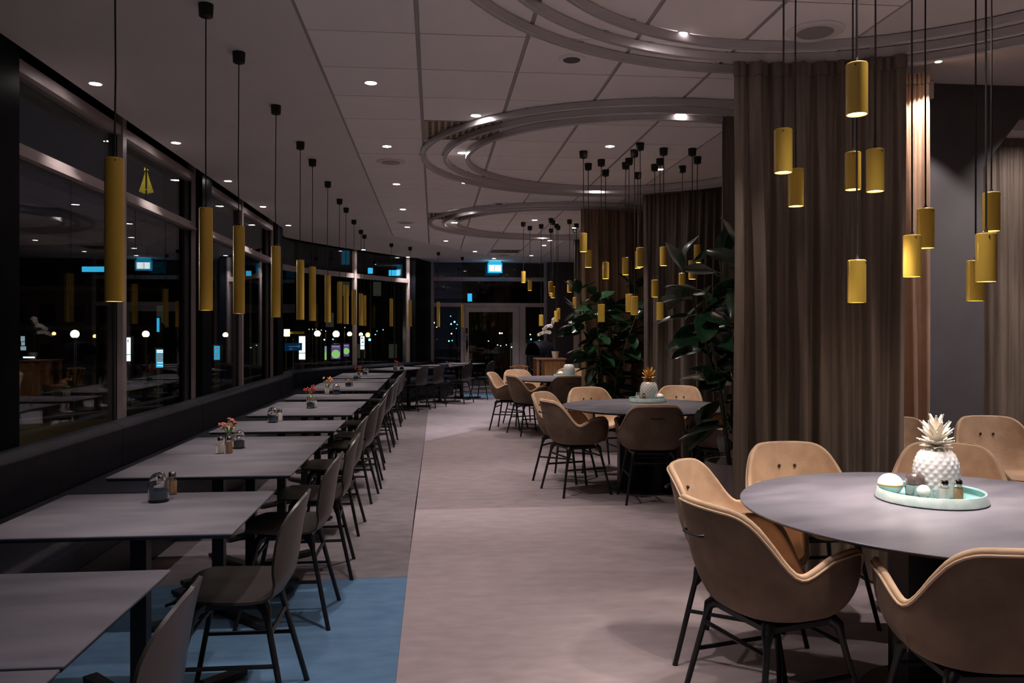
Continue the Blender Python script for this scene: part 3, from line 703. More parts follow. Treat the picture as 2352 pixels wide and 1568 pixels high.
for x, y, s in [(-.36,14.72,'first after the bend, seen from behind'),(-.06,15.28,'second after the bend, seen from behind'),(.50,16.12,'third after the bend, seen from behind'),(1.02,17.10,'last one, in front of the glass door')]:
    o = copy_tree(proto); o.location = (x, y, 0); o.rotation_euler = (0, 0, R(90)+BA); o['label'] = 'black shell chair, '+s; o['group'] = 'black shell chairs after the bend'

# ------------------------------------------------------------------ round tables
def round_table(cx, cy, r, label, rz):
    t = thing('round_table', label, 'table', (cx, cy, 0), rz)
    b = MB(); b.lathe([(.001,.716),(r-.05,.716),(r-.004,.730),(r,.735)], 96, m='tedge', cap=False)
    b.lathe([(r,.735),(r,.738),(r-.002,.740),(.001,.740)], 96, m='ttop', cap=False); b.obj('tabletop', None, t)
    for k in range(2):
        b = MB(); T = Matrix.Rotation(k*pi/2, 4, 'Z'); b.box(-.27,.27,-.035+.0002*k,.035-.0002*k,.02,.7155-.0005*k, None, T); b.obj('pedestal_board', 'blackmetal', t)
    b = MB(); b.lathe([(.33,0),(.33,.016),(.325,.02)], 48); b.obj('base_plate', 'blackmetal', t)
    return t
round_table(1.95, 2.89, .775, 'large round dark table nearest the camera', .3)
round_table(1.91, 7.16, .77, 'round dark table in the middle with a gold-leaved pineapple', .1)
round_table(1.86, 11.55, .77, 'round dark table farthest away, near the glass door', .2)

# ------------------------------------------------------------------ beige armchairs
def catmull(tab, x):
    n = len(tab)
    for i in range(n-1):
        if x <= tab[i+1][0]: break
    p0, p1, p2, p3 = tab[max(i-1,0)], tab[i], tab[i+1], tab[min(i+2,n-1)]
    h = p2[0]-p1[0]; f = (x-p1[0])/h
    m1 = (p2[1]-p0[1])/max(p2[0]-p0[0],1e-6)*h if i else 0; m2 = (p3[1]-p1[1])/max(p3[0]-p1[0],1e-6)*h if i < n-2 else 0
    return (2*f**3-3*f**2+1)*p1[1]+(f**3-2*f**2+f)*m1+(-2*f**3+3*f**2)*p2[1]+(f**3-f**2)*m2
def make_armchair():
    t = thing('armchair', '', 'chair')
    hh = [(0,.808),(26,.806),(38,.797),(47,.765),(55,.706),(62,.648),(68,.614),(74,.606),(82,.624),(93,.655),(105,.668),(118,.668),(129,.648),(139,.592),(149,.515),(159,.460),(170,.444),(180,.443)]
    a_, b_, ex_ = .285, .255, 2.7
    def rad(ph): return (abs(sin(ph)/a_)**ex_+abs(cos(ph)/b_)**ex_)**(-1/ex_)
    NU, NV = 96, 20; G = []
    for i in range(NV+1):
        tt = i/NV; row = []
        for j in range(NU):
            deg = -180+360*j/NU; ph = R(deg); h = catmull(hh, abs(deg)); rr = rad(ph)
            if tt < .5: r = .02+(tt/.5)*.70; z = .428+.010*(r/.72)**2
            else:
                s = (tt-.5)/.5; r = .72+.28*(1-(1-s)**2.4); z0 = .438; z = z0+(h-z0)*(s**1.25)
            x, y = rr*r*sin(ph), -rr*r*cos(ph)
            lift = max(0, (z-.47)/.33)
            bk = max(0, cos(ph))
            y -= .055*lift**1.3*bk; x *= 1-.06*lift*bk+.02*lift*(1-bk)
            row.append((x, y, z))
        G.append(row)
    b = MB(); b.grid(G, 'velvet', closeu=True, th=-.024, m2='velvet_shade', cap0=True); sh = b.obj('shell', None, t, sharp=70)
    # the two seams of piping run round the rim
    rim = [Vector(p) for p in G[-1]]; n = len(rim)
    vs_out = []
    off = len(G)*NU; O = b.v[:off][-NU:]   # outer skin rim
    mid_ = [((O[k][0]*.5+rim[k].x*.5), (O[k][1]*.5+rim[k].y*.5), (O[k][2]*.5+rim[k].z*.5)+.001) for k in range(NU)]
    b = MB(); b.tube(mid_, .0118, 8, closed=True); b.obj('rim_roll', 'velvet', t, sharp=80)
    b = MB(); b.tube([(rim[k].x*1.012, rim[k].y*1.012, rim[k].z-.004) for k in range(NU)], .0042, 6, closed=True); b.obj('piping', 'piping', t, sharp=80)
    for sx in (-1,1):
        b = MB(); b.sph((sx*.042, -.257, .70), .0085, None, 10, 6); b.obj('button', 'button', t)
    b = MB(); b.tube([(-.055,-.318,.712),(-.047,-.331,.710),(0,-.337,.708),(.047,-.331,.710),(.055,-.318,.712)], .006, 8); b.obj('handle', 'blackmetal', t)
    for sx in (-1,1):
        b = MB(); b.tube([(sx*.262, -.105, .62), (sx*.268,-.10,.54), (sx*.255,-.08,.46)], .0015, 5); b.obj('side_seam', 'velvet_shade', t)
    legset(t, .165, .145, .235, .225, .408, r=.0115, zr=.225, zc=.33)
    return t
ap = make_armchair(); first = [1]
def arm(x, y, face, label, group):
    if first: o = ap; first.clear()
    else: o = copy_tree(ap)
    o.location = (x, y, 0); o.rotation_euler = (0, 0, R(face)-pi/2); o['label'] = label; o['category'] = 'chair'; o['group'] = group; return o
# (x, y, facing direction in degrees from +X)
gn = 'beige velvet armchairs around the nearest round table'
arm(1.33, 3.40, -35, 'beige velvet armchair left of the nearest round table, its buttoned inside turned to us', gn)
arm(1.20, 2.80, 15, 'beige velvet armchair at the near left of the nearest table, seen from behind', gn)
arm(1.65, 2.32, 84, 'beige velvet armchair at the bottom right corner, seen from behind', gn)
arm(1.85, 3.86, -90, 'beige velvet armchair with two buttons just left of the broad curtain foot', gn)
arm(2.53, 3.78, -122, 'beige velvet armchair behind the white-leaved pineapple', gn)
gm = 'beige velvet armchairs around the middle round table'
arm(1.25, 7.68, -35, 'beige velvet armchair on the left of the middle table, slim buttoned back toward us', gm)
arm(1.24, 7.06, 16, 'beige velvet armchair at the near left of the middle table, seen from behind', gm)
arm(1.80, 6.66, 86, 'beige velvet armchair straight in front of the middle table, back to us', gm)
arm(1.66, 8.22, -80, 'beige velvet armchair at the far left of the middle table, facing us', gm)
arm(2.54, 8.38, -118, 'beige velvet armchair at the far side, right of the gold-leaved pineapple', gm)
arm(2.45, 6.72, 138, 'beige velvet armchair half hidden behind the big rubber plant leaves', gm)
gf = 'beige velvet armchairs around the far round table'
arm(1.08, 11.72, -20, 'beige velvet armchair on the left of the far table, slim buttoned back toward us', gf)
arm(1.30, 11.12, 18, 'beige velvet armchair at the near left of the far table, seen from behind', gf)
arm(1.82, 11.05, 88, 'beige velvet armchair in front of the far table, back to us', gf)
arm(1.36, 12.35, -70, 'beige velvet armchair at the far left of the far table, facing us', gf)
arm(2.12, 12.66, -105, 'beige velvet armchair behind the leafless glass jar on the far table', gf)
ga = 'beige velvet armchairs against the alcove wall'
arm(3.76, 5.02, -100, 'beige velvet armchair with two buttons against the grey alcove wall', ga)
arm(3.14, 5.02, -88, 'beige velvet armchair partly hidden by the broad curtain, before the bronze one', ga)

# ------------------------------------------------------------------ table ware
def shaker(x, y, z, fill, label, group, s=1):
    t = thing('shaker', label, 'shaker', (x, y, z), random.uniform(0,1.5), group)
    b = MB(); b.lathe([(.0185*s,0),(.0195*s,.004),(.0195*s,.052*s),(.0165*s,.062*s),(.0135*s,.068*s),(.0135*s,.072*s)], 8); b.obj('glass_body', 'glass', t, sharp=30)
    b = MB(); b.lathe([(.0165*s,.003),(.0175*s,.006),(.0175*s,.048*s),(.0145*s,.056*s)], 8); b.obj('contents', fill, t, sharp=30)
    b = MB(); b.lathe([(.015*s,.069*s),(.0155*s,.083*s),(.012*s,.090*s),(.005*s,.093*s),(.0005,.0932*s)], 14, cap=False); b.obj('cap', 'chrome', t)
    return t
def jar(x, y, z, wax, label, group=None, s=1):
    t = thing('glass_candle_jar', label, 'candle jar', (x, y, z), 0, group)
    b = MB(); r = .039*s
    o_ = [(.030*s,0),(r,.004),(r,.060*s),(r*.96,.078*s),(r*.82,.094*s),(r*.56,.106*s),(r*.3,.111*s)]
    i_ = [(r*.3,.108*s),(r*.54,.103*s),(r*.79,.091*s),(r*.92,.076*s),(r*.94,.060*s),(r*.94,.010),(.001,.010)]
    b.lathe(o_+i_, 24, cap=False); b.add([(.03*s*cos(2*pi*k/24), .03*s*sin(2*pi*k/24), 0) for k in range(24)], [tuple(range(24))[::-1]]); b.obj('glass_dome', 'glass', t)
    b = MB(); b.lathe([(.001,.012),(r*.90,.012),(r*.90,.046*s),(.001,.046*s)], 24, cap=False); b.obj('wax', wax, t)
    b = MB(); b.lathe([(.015*s,.047*s),(.018*s,.052*s),(.018*s,.066*s),(.013*s,.072*s),(.009*s,.073*s)], 16); b.obj('tealight_cup', 'chrome', t)
    return t
def flowers(x, y, z, petal, label, h=.11, n=9, vase='glass', spread=.035):
    t = thing('flower_vase', label, 'flowers', (x, y, z))
    b = MB(); b.lathe([(.018,0),(.023,.006),(.024,.045),(.014,.062),(.013,.075),(.015,.078),(.011,.078),(.011,.062),(.020,.045),(.020,.008),(.001,.008)], 16, cap=False); b.obj('vase', vase, t)
    rnd = random.Random(int(x*1000+y*77))
    for k in range(n):
        a = rnd.uniform(0, 2*pi); q = spread*rnd.uniform(.4,1.1); hh = h*rnd.uniform(.8,1.15); p = (q*cos(a), q*sin(a), hh)
        b = MB(); b.tube([(0,0,.02),(p[0]*.4,p[1]*.4,hh*.6),p], .0012, 5); st = b.obj('stem', 'greenf', t)
        b = MB()
        for m_ in range(6):
            b.sph((p[0]+rnd.uniform(-.011,.011), p[1]+rnd.uniform(-.011,.011), p[2]+rnd.uniform(-.008,.014)), rnd.uniform(.005,.008), None, 6, 4)
        b.obj('blossom', petal, t)
    for k in range(5):
        a = k*1.3+.4; b = MB(); L = .05
        G = [[(cos(a)*L*u+(-sin(a))*w_*.009*sin(pi*u), sin(a)*L*u+cos(a)*w_*.009*sin(pi*u), .07+.035*sin(u*2.4)) for w_ in (-1,0,1)] for u in (0,.25,.5,.75,1)]
        b.grid(G, th=.0008); b.obj('leaf', 'greenf', t)
    return t
TZ = .740
gj = 'glass candle jars on the window tables'; gs = 'salt and pepper shakers on the window tables'
def P3(u, v, z=TZ):
    d = F_*(EYE-z)/(v-CYp); x = (u-CXp)/F_*d; return (x*CY_+d*SY_, -x*SY_+d*CY_, z)
x, y, z = P3(358,1155); jar(x, y+.03, z, 'blueglass', 'blue-filled glass candle jar on the third window table', gj)
x, y, z = P3(374,1140); shaker(x-.02, y+.04, z, 'salt', 'salt shaker seen through the blue jar on the third window table', gs); shaker(x+.022, y+.045, z, 'pepper', 'pepper shaker peeking out right of the blue jar on the third window table', gs)
x, y, z = P3(504,1042); shaker(x, y+.02, z, 'salt', 'white salt shaker in front of the red flowers on the fourth window table', gs)
x, y, z = P3(524,1041); shaker(x, y+.02, z, 'pepper', 'brown pepper shaker in front of the red flowers on the fourth window table', gs)
x, y, z = P3(545,1031); jar(x, y+.04, z, 'greenglass', 'clear greenish candle jar right behind the two front shakers', gj, .9)
x, y, z = P3(522,1022); flowers(x, y+.04, z, 'pinkf', 'small vase of dusty red blossoms behind the two front shakers', .125, 11, spread=.045)
x, y, z = P3(625,971); jar(x, y+.03, z, 'blueglass', 'blue-filled candle jar on the sixth window table', gj)
x, y, z = P3(642,967); shaker(x, y+.02, z, 'salt', 'salt shaker right of the jar on the sixth window table', gs); shaker(x-.035, y+.05, z, 'pepper', 'pepper shaker behind the jar on the sixth window table', gs)
x, y, z = P3(712,938); jar(x, y+.03, z, 'blueglass', 'blue-filled candle jar in front of bright red flowers on the seventh window table', gj)
flowers(x-.01, y+.13, z, 'redf', 'vase of bright red blossoms on the seventh window table', .16, 8, spread=.05); shaker(x-.03, y+.09, z, 'pepper', 'pepper shaker behind the jar under the bright red flowers', gs); shaker(x+.03, y+.09, z, 'salt', 'salt shaker behind the jar under the bright red flowers', gs)
x, y, z = P3(750,906); flowers(x, y+.04, z, 'orangef', 'white vase with orange blossoms and long leaves on the ninth window table', .15, 9, 'white', .055)
x, y, z = P3(771,906); jar(x, y+.05, z, 'blueglass', 'blue-filled candle jar right of the orange flowers on the ninth window table', gj); shaker(x+.0, y+.12, z, 'salt', 'salt shaker behind the jar on the ninth window table', gs)
x, y, z = P3(799,888); jar(x, y+.05, z, 'greenglass', 'clear candle jar on the tenth window table', gj); shaker(x-.03, y+.13, z, 'salt', 'salt shaker on the tenth window table', gs); shaker(x+.03, y+.13, z, 'pepper', 'pepper shaker on the tenth window table', gs)
x, y, z = P3(817,873); jar(x, y+.05, z, 'blueglass', 'blue-filled candle jar under red flowers on the twelfth window table', gj); flowers(x+.03, y+.18, z, 'redf', 'vase of deep red blossoms on the twelfth window table', .17, 8, spread=.05)
x, y, z = P3(837,861.5); jar(x, y+.1, z, 'greenglass', 'clear candle jar on the thirteenth window table', gj); shaker(x+.03, y+.2, z, 'salt', 'salt shaker on the thirteenth window table', gs)
x, y, z = P3(908,850); shaker(x-.02, y+.05, z, 'pepper', 'pepper shaker on the first table after the bend', gs); shaker(x+.03, y+.05, z, 'salt', 'salt shaker on the first table after the bend', gs)
x, y, z = P3(922,850); jar(x, y+.12, z, 'blueglass', 'blue candle jar on the first table after the bend', gj); flowers(x-.1, y+.14, z, 'redf', 'small red flowers on the first table after the bend', .15, 6)
x, y, z = P3(1026,842.5); jar(x, y+.0, z, 'blueglass', 'blue candle jar on the third table after the bend', gj); shaker(x+.07, y+.05, z, 'salt', 'salt shaker on the third table after the bend', gs)
x, y, z = P3(1070,837.5); shaker(x, y+.1, z, 'salt', 'salt shaker on the last table by the door', gs); flowers(x+.09, y+.12, z, 'redf', 'small vase with a red blossom on the last table by the door', .18, 4)

def tray(x, y, r, label):
    t = thing('tray', label, 'tray', (x, y, TZ))
    b = MB(); b.lathe([(.001,0),(r*.90,0),(r*.995,.004),(r,.009),(r*.955,.037),(r*.95,.041),(r*.935,.041)], 56, m='tray', cap=False)
    b.lathe([(r*.935,.041),(r*.915,.036),(r*.93,.014),(r*.90,.010),(.001,.010)], 56, m='trayin', cap=False); b.obj('dish', None, t); return t
def pineapple(x, y, label, leafm, crown=True, s=1):
    t = thing('pineapple_jar', label, 'ornament', (x, y, TZ+.0105))
    G = []; NV, NU = 44, 80
    for i in range(NV+1):
        v = i/NV; z = .178*v*s; r = .085*s*(max(.0, 1-abs((v-.44)/.70)**2.6))**.5
        row = []
        for j in range(NU):
            a = 2*pi*j/NU; q = max(abs(sin(8*a+v*17)), 0)*max(abs(sin(8*a-v*17)), 0)
            rr = r*(1+.055*(q-.4)*min(1, 6*v, 5*(1-v)+.4)); row.append((rr*cos(a), rr*sin(a), z))
        G.append(row)
    b = MB(); b.grid(G, closeu=True, cap0=True); b.f.append([NV*NU+k for k in range(NU)]); b.m.append(0); b.flat.append(False); b.obj('jar_body', 'crystal', t, sharp=50)
    if not crown: return t
    zc = .170*s; b = MB()
    b.lathe([(.058*s,zc-.018*s),(.060*s,zc-.010*s),(.050*s,zc+.004*s),(.026*s,zc+.018*s),(.02*s,zc+.022*s)], 24)
    for rI, (rr, zz, n) in enumerate([(.055,zc-.012*s,16),(.046,zc+.001*s,13),(.034,zc+.010*s,10)]):
        for k in range(n):
            a = 2*pi*(k+.5*rI)/n; c = (rr*s*cos(a), rr*s*sin(a), zz); b.sph(c, .0088*s, None, 6, 4)
    cr = b.obj('lid', 'white' if leafm == 'wgold' else 'gold', t)
    rnd = random.Random(3); base = None
    for lv, (n, tilt, L) in enumerate([(9,62,.050),(9,50,.068),(8,36,.085),(7,24,.098),(5,10,.104)]):
        for k in range(n):
            if base is None:
                G = []
                for i in range(7):
                    u = i/6; w_ = .0150*sin(pi*min(1, .22+u*.80))**.8; row = []
                    for q in (-1,-.5,0,.5,1): row.append((w_*q, -.10*u**2*.18+.004*abs(q), u))
                    G.append(row)
                b = MB(); b.grid(G, th=.0022); base = b.obj('leaf', leafm, cr); o = base
            else: o = bpy.data.objects.new('leaf', base.data); COL.objects.link(o); o.parent = cr
            a = 2*pi*k/n+lv*.5+rnd.uniform(-.15,.15); tl = R(tilt+rnd.uniform(-5,5))
            o.rotation_euler = (tl, 0, a); o.location = (sin(a)*(-.0)+.010*s*sin(a)*sin(tl), -.010*s*cos(a)*sin(tl), zc+.016*s+lv*.009*s); o.scale = (s, s, L*s)
    return t
def ball(x, y, r, label, m='white'):
    t = thing('covered_bowl', label, 'bowl', (x, y, TZ+.0105))
    b = MB(); b.lathe([(r*.45,0),(r*.8,.012),(r,.030),(r,.034)], 24); b.obj('bowl', 'gold' if m == 'gold' else 'tray', t)
    b = MB(); b.lathe([(r*1.01,.034),(r*1.01,.040)], 24); b.obj('gold_band', 'gold', t)
    b = MB(); b.lathe([(r,.040)]+[(r*cos(R(a)), .040+r*.85*sin(R(a))) for a in (15,30,45,60,75,89)], 24, cap=False); b.obj('dome_lid', m, t)
    return t
cx, cy, _ = P3(2145,1150); cx, cy = cx, cy+.02
tray(cx, cy, .203, 'pale green glazed tray on the nearest round table')
pineapple(cx+.052, cy+.045, 'crystal pineapple jar with white leaves on the nearest round table', 'wgold')
ball(cx-.118, cy+.085, .048, 'white domed bowl with a gold band at the left of the nearest tray')
gt = 'glassware on the nearest tray'
t = thing('smoked_glass_jar', 'smoky lidded glass jar between white bowl and pineapple', 'jar', (cx-.052, cy+.02, TZ+.0105))
b = MB(); b.lathe([(.030,0),(.036,.005),(.038,.04),(.034,.048)], 20); b.obj('cup', 'glass', t); b = MB(); b.lathe([(.036,.048),(.038,.06),(.033,.082),(.022,.092),(.001,.095)], 20, cap=False); b.obj('lid', 'brownglass', t)
t = thing('tealight_glass', 'low clear tealight glass with a round white candle at the front of the nearest tray', 'candle', (cx-.078, cy-.075, TZ+.0105))
b = MB(); b.lathe([(.028,0),(.034,.004),(.036,.045),(.033,.045),(.031,.006),(.001,.006)], 20, cap=False); b.obj('cup', 'glass', t); b = MB(); b.sph((0,0,.040), .024, None, 14, 10); b.obj('candle', 'white', t)
shaker(cx-.006, cy-.095, TZ+.0105, 'salt', 'salt shaker at the front of the nearest tray', gt, .95)
shaker(cx+.050, cy-.095, TZ+.0105, 'pepper', 'pepper shaker at the front of the nearest tray', gt, .95)
mx, my, _ = P3(1489,923)
tray(mx, my+.03, .18, 'pale green glazed tray on the middle round table'); pineapple(mx+.02, my+.05, 'crystal pineapple jar with golden leaves on the middle table', 'gold')
shaker(mx-.10, my-.0, TZ+.0105, 'salt', 'salt shaker left of the gold-leaved pineapple', 'small things on the middle tray', .9); shaker(mx-.055, my-.04, TZ+.0105, 'pepper', 'pepper shaker just left of the gold-leaved pineapple', 'small things on the middle tray', .9)
shaker(mx-.09, my+.06, TZ+.0105, 'salt', 'rear salt shaker behind the pair left of the gold-leaved pineapple', 'small things on the middle tray', .9); ball(mx+.11, my-.01, .036, 'small white domed bowl right of the gold-leaved pineapple')
fx, fy, _ = P3(1300,866)
tray(fx, fy+.05, .18, 'pale green glazed tray on the far round table'); pineapple(fx+.055, fy+.06, 'white leafless pressed-glass jar on the far round table', 'gold', False)
ball(fx-.08, fy+.0, .045, 'small white domed bowl beside the leafless jar on the far table'); shaker(fx-.12, fy+.08, TZ+.0105, 'salt', 'salt shaker on the far tray', 'small things on the far tray', .9)

# ------------------------------------------------------------------ rubber plants
def leafmesh():
    G = []
    for i in range(9):
        u = i/8; w_ = .30*(sin(pi*u**.85))**.75 if 0 < i < 8 else (.02 if i == 0 else .0)
        row = []
        for q in (-1,-.6,0,.6,1): row.append((w_*q, u, .10*abs(q)**1.3*w_*2.2-.16*u*u+.012*sin(u*9)*q))
        G.append(row)
    b = MB(); b.grid(G, th=-.006); return b
def plant(x, y, z0, stems, n, spread, zr, label, pot, seed, lsize=.25):
    rnd = random.Random(seed); t = thing('rubber_plant', label, 'plant', (x, y, 0)); base = None
    if pot:
        b = MB(); b.lathe([(.15,0),(.16,.01),(.205,.53),(.205,.555),(.185,.555),(.182,.50),(.001,.50)], 40, cap=False, m='potm'); b.obj('pot', None, t)
    else:
        b = MB(); b.lathe([(.15,0),(.16,.01),(.205,.45),(.205,.47),(.185,.47),(.182,.43),(.001,.43)], 40, cap=False, m='potm'); b.obj('pot', None, t)
    b = MB(); b.lathe([(.181,.0),(.10,.015),(.001,.02)], 24, (0,0,z0-.04), cap=False); b.obj('soil', 'soil', t)
    paths = []
    for k in range(stems):
        a = 2*pi*k/stems+rnd.uniform(-.4,.4); top = zr[1]*rnd.uniform(.86,1.0) if k else zr[1]
        sp = spread*.42
        P = [Vector((.05*cos(a), .05*sin(a), z0-.03)), Vector((sp*.35*cos(a), sp*.35*sin(a), z0+(top-z0)*.35)), Vector((sp*.75*cos(a+.2), sp*.75*sin(a+.2), z0+(top-z0)*.7)), Vector((sp*cos(a+.3), sp*sin(a+.3), top-.12))]
        b = MB(); b.tube(P, [.011,.009,.007,.004], 7); b.obj('stem', 'stem', t); paths.append((P, top))
    base = None
    for i in range(n):
        P, top = paths[i % stems]; f = ((i//stems)+rnd.uniform(0,.8))/(n/stems); f = min(f, .999)
        zz = zr[0]+(top-.1-zr[0])*f; g = min(max((zz-z0)/(top-.12-z0), 0), .999)*3; k = int(g); p = P[k]+(P[k+1]-P[k])*(g-k)
        az = i*2.4+rnd.uniform(-.5,.5); L = lsize*rnd.uniform(.75,1.15)*(1.0 if f < .9 else .85)
        el = R(rnd.uniform(-38,22)) if f < .8 else R(rnd.uniform(10,65))
        pet = .05; d = Vector((cos(az)*cos(el), sin(az)*cos(el), sin(el)))
        q = p+d*pet
        if base is None: base = leafmesh().obj('leaf', 'leaf', t, sharp=80); o = base
        else: o = bpy.data.objects.new('leaf', base.data); COL.objects.link(o); o.parent = t
        rot = d.to_track_quat('Y', 'Z').to_matrix().to_4x4() @ Matrix.Rotation(rnd.uniform(-.7,.7), 4, 'Y')
        o.matrix_basis = Matrix.Translation(q) @ rot @ Matrix.Diagonal((L*.95, L, L, 1))
        b_ = MB(); b_.tube([p, p+d*.03+Vector((0,0,.004)), q], [.0035,.003,.003], 5); b_.obj('petiole', 'leafu', t)
    return t
plant(1.98, 5.17, .54, 6, 96, .85, (.72, 2.08), 'tall rubber plant in a grey pot, between the two nearer round tables', True, 5, .29)
plant(2.06, 9.50, .47, 6, 132, .95, (.62, 2.08), 'bushy rubber plant before the warm-lit tinted curtain, behind the middle table', False, 9, .27)

# ------------------------------------------------------------------ counter, orchid, pram, wooden chair at the far end
t = thing('wooden_counter', 'small oak counter with a sloped top against the far curtain', 'counter', (2.22, 15.2, 0))
b = MB(); b.box(-.30,.28,-.02,.55,.885,.905); b.obj('counter_top', 'woodtop', t)
for k in range(5): b = MB(); b.box(-.14+.078*k, -.066+.078*k, 0, .02, .0, .885); b.obj('plank', 'wood', t)
b = MB(); b.box(-.14,.25,.02,.5,0,.885); b.obj('cabinet', 'wood', t)
b = MB(); b.box(-.29,-.24,0,.05,0,.885); b.obj('post', 'wood', t); b = MB(); b.box(-.29,-.24,.45,.50,0,.885); b.obj('post', 'wood', t)
b = MB(); b.box(-.24,-.14,.20,.225,.45,.53); b.obj('rail', 'wood', t)
t = thing('orchid', 'white orchid sprays standing on the oak counter', 'flowers', (2.32, 15.45, .905))
b = MB(); b.lathe([(.05,0),(.07,.10),(.075,.13),(.06,.13),(.05,.02),(.001,.02)], 20, cap=False); b.obj('pot', 'white', t)
rnd = random.Random(4)
for k, (dx, dz) in enumerate([(-.32,.50),(-.22,.62),(-.05,.75)]):
    b = MB(); P = [(0,0,.05),(dx*.15,0,dz*.7),(dx*.5,0,dz),(dx,0,dz*.90)]; b.tube(P, .004, 6); b.obj('stem', 'stem', t)
    for q in range(8):
        f = .45+.55*q/7; x = dx*f**1.3; z = dz*(.78+.22*sin(f*2.6)); b = MB()
        for a in range(5):
            an = a*2*pi/5; c = (x+.022*cos(an), rnd.uniform(-.03,.03), z+.022*sin(an)); b.sph(c, .016, None, 6, 4)
        b.obj('blossom', 'white', t)
t = thing('pram', 'black pram with a rounded hood parked by the far window', 'pram', (2.28, 17.25, 0), .5)
b = MB(); G = []
for i in range(9):
    a = pi*i/8; G.append([( -.22+.44*j/6, -.30*cos(a)*(1-.1*abs(j/3-1)), .92+.30*sin(a)*(1-.12*abs(j/3-1)**2)) for j in range(7)])
b.grid(G, th=.01); b.obj('hood', 'leather', t)
b = MB(); b.lathe([(.14,.55),(.24,.62),(.28,.90),(.25,.90),(.2,.66),(.001,.62)], 20, cap=False, sx=.85, sy=1.3); b.obj('carrycot', 'leather', t)
b = MB()
for sx in (-.2,.2): b.tube([(sx,.42,.18),(sx,-.35,.75),(sx,-.55,1.02)], .012, 6); b.tube([(sx,-.35,.18),(sx,.3,.7)], .012, 6)
b.tube([(-.2,-.55,1.02),(.2,-.55,1.02)], .014, 6); b.obj('frame', 'blackmetal', t)
for sx in (-.24,.24):
    for y in (-.35,.42):
        b = MB(); b.tube([(sx, y+.15*cos(a*pi/8), .165+.15*sin(a*pi/8)) for a in range(16)], .014, 6, closed=True); b.tube([(sx,y-.15,.165),(sx,y+.15,.165)], .004, 4); b.tube([(sx,y,.015),(sx,y,.315)], .004, 4); b.obj('wheel', 'blackmetal', t)
t = thing('slat_back_chair', 'light wooden chair with a slatted back beside the oak counter', 'chair', (1.72, 15.4, 0), R(200))
b = MB(); b.box(-.2,.2,-.2,.2,.43,.46); b.obj('seat', 'wood', t)
for sx in (-1,1):
    for sy in (-1,1): b = MB(); b.bar((sx*.17,sy*.17,.43),(sx*.20,sy*.20,0.0), .028, .028); b.obj('leg', 'wood', t)
for k in range(5): b = MB(); b.bar((-.15+.075*k,-.18,.46),(-.18+.09*k,-.25,.73), .018, .012); b.obj('slat', 'wood', t)
b = MB(); b.tube([(-.2,-.235,.73),(-.1,-.26,.74),(0,-.27,.745),(.1,-.26,.74),(.2,-.235,.73)], .014, 8); b.obj('top_rail', 'wood', t)

# ------------------------------------------------------------------ the night street outside
GZ = -1.9
b = MB(); b.box(-120,120,-30,160,GZ-.3,GZ); struct(b, 'ground', 'asphalt')
b = MB(); b.prism([(-2.82,-6),(-2.82,14.2),(-1.7,16.6),(-.7,18.2),(-.75,19.1),(6.2,19.1),(6.2,21.5),(-2,21.5),(-9.5,14),(-9.5,-6)], GZ, -.32); struct(b, 'ground_lawn', 'grass')
def street_lamp(u, v, d, r, label, m='e_globe', group='globe street lamps'):
    x, y, z = atd(u, v, d); t = thing('street_lamp', label, 'street lamp', (x, y, GZ), 0, group)
    b = MB(); b.sph((0,0,z-GZ), r, None, 16, 10); b.obj('globe', m, t)
    b = MB(); b.lathe([(.09,0),(.06,.5),(.045,z-GZ-r+.02)], 10); b.obj('post', 'blackmetal', t)
    b = MB(); b.lathe([(.10,z-GZ-r-.02),(.08,z-GZ-r+.05)], 12); b.obj('collar', 'blackmetal', t)
for u, v, d, r, s in [(172,767,30,.15,'large bright globe lamp seen through the first pane'),(335,767,34,.14,'bright globe lamp left of the first long column, second pane'),(518,769,38,.12,'bright globe lamp behind the third window pane'),
        (582,769,42,.11,'globe lamp behind the fourth window pane'),(729,766,38,.145,'globe lamp left of three, through the curved window'),(772,767,40,.165,'wide bright globe lamp in the middle of the curved window'),
        (803,767,46,.13,'globe lamp just left of the curved window mullion'),(829,768,56,.13,'small globe lamp just right of the curved window mullion')]:
    street_lamp(u, v, d, r, s)
for u, v, d, r, s in [(124,766,60,.14,'small dim orange lamp far left'),(218,772,58,.14,'small dim orange lamp right of the large globe'),(278,766,52,.2,'orange glow beside the first window mullion'),(845,769,80,.2,'tiny orange lamp near the far column')]:
    street_lamp(u, v, min(d,66), r, s, 'e_globe2')
def panelsign(u0, u1, v0, v1, d, label, name, parts, cat, depth=.18, body='blackmetal', post=None):
    x0, y0, zt = atd(u0, v0, d); x1, y1, _ = atd(u1, v0, d); _, _, zb = atd(u0, v1, d)
    L = hypot(x1-x0, y1-y0); t = thing(name, label, cat, ((x0+x1)/2, (y0+y1)/2, GZ), atan2(y1-y0, x1-x0))
    Z0, Z1 = zb-GZ, zt-GZ; b = MB(); b.box(-L/2-.04, L/2+.04, 0, depth, Z0-.05, Z1+.05); b.obj('cabinet', body, t)
    b = MB()
    if post == 2: b.box(-L/2, -L/2+.1, .02, depth-.02, 0, Z0-.05); b.box(L/2-.1, L/2, .02, depth-.02, 0, Z0-.05)
    else: b.box(-.06, .06, .03, depth-.03, 0, Z0-.05)
    b.obj('post', 'blackmetal', t)
    for n, (a0, a1, c0, c1, m_) in enumerate(parts):
        b = MB(); b.box(-L/2+a0*L, -L/2+a1*L, -.012-.003*n, -.0, Z0+c0*(Z1-Z0), Z0+c1*(Z1-Z0)); b.obj('lit_panel' if m_.startswith('e_') else 'print', m_, t)
    return t
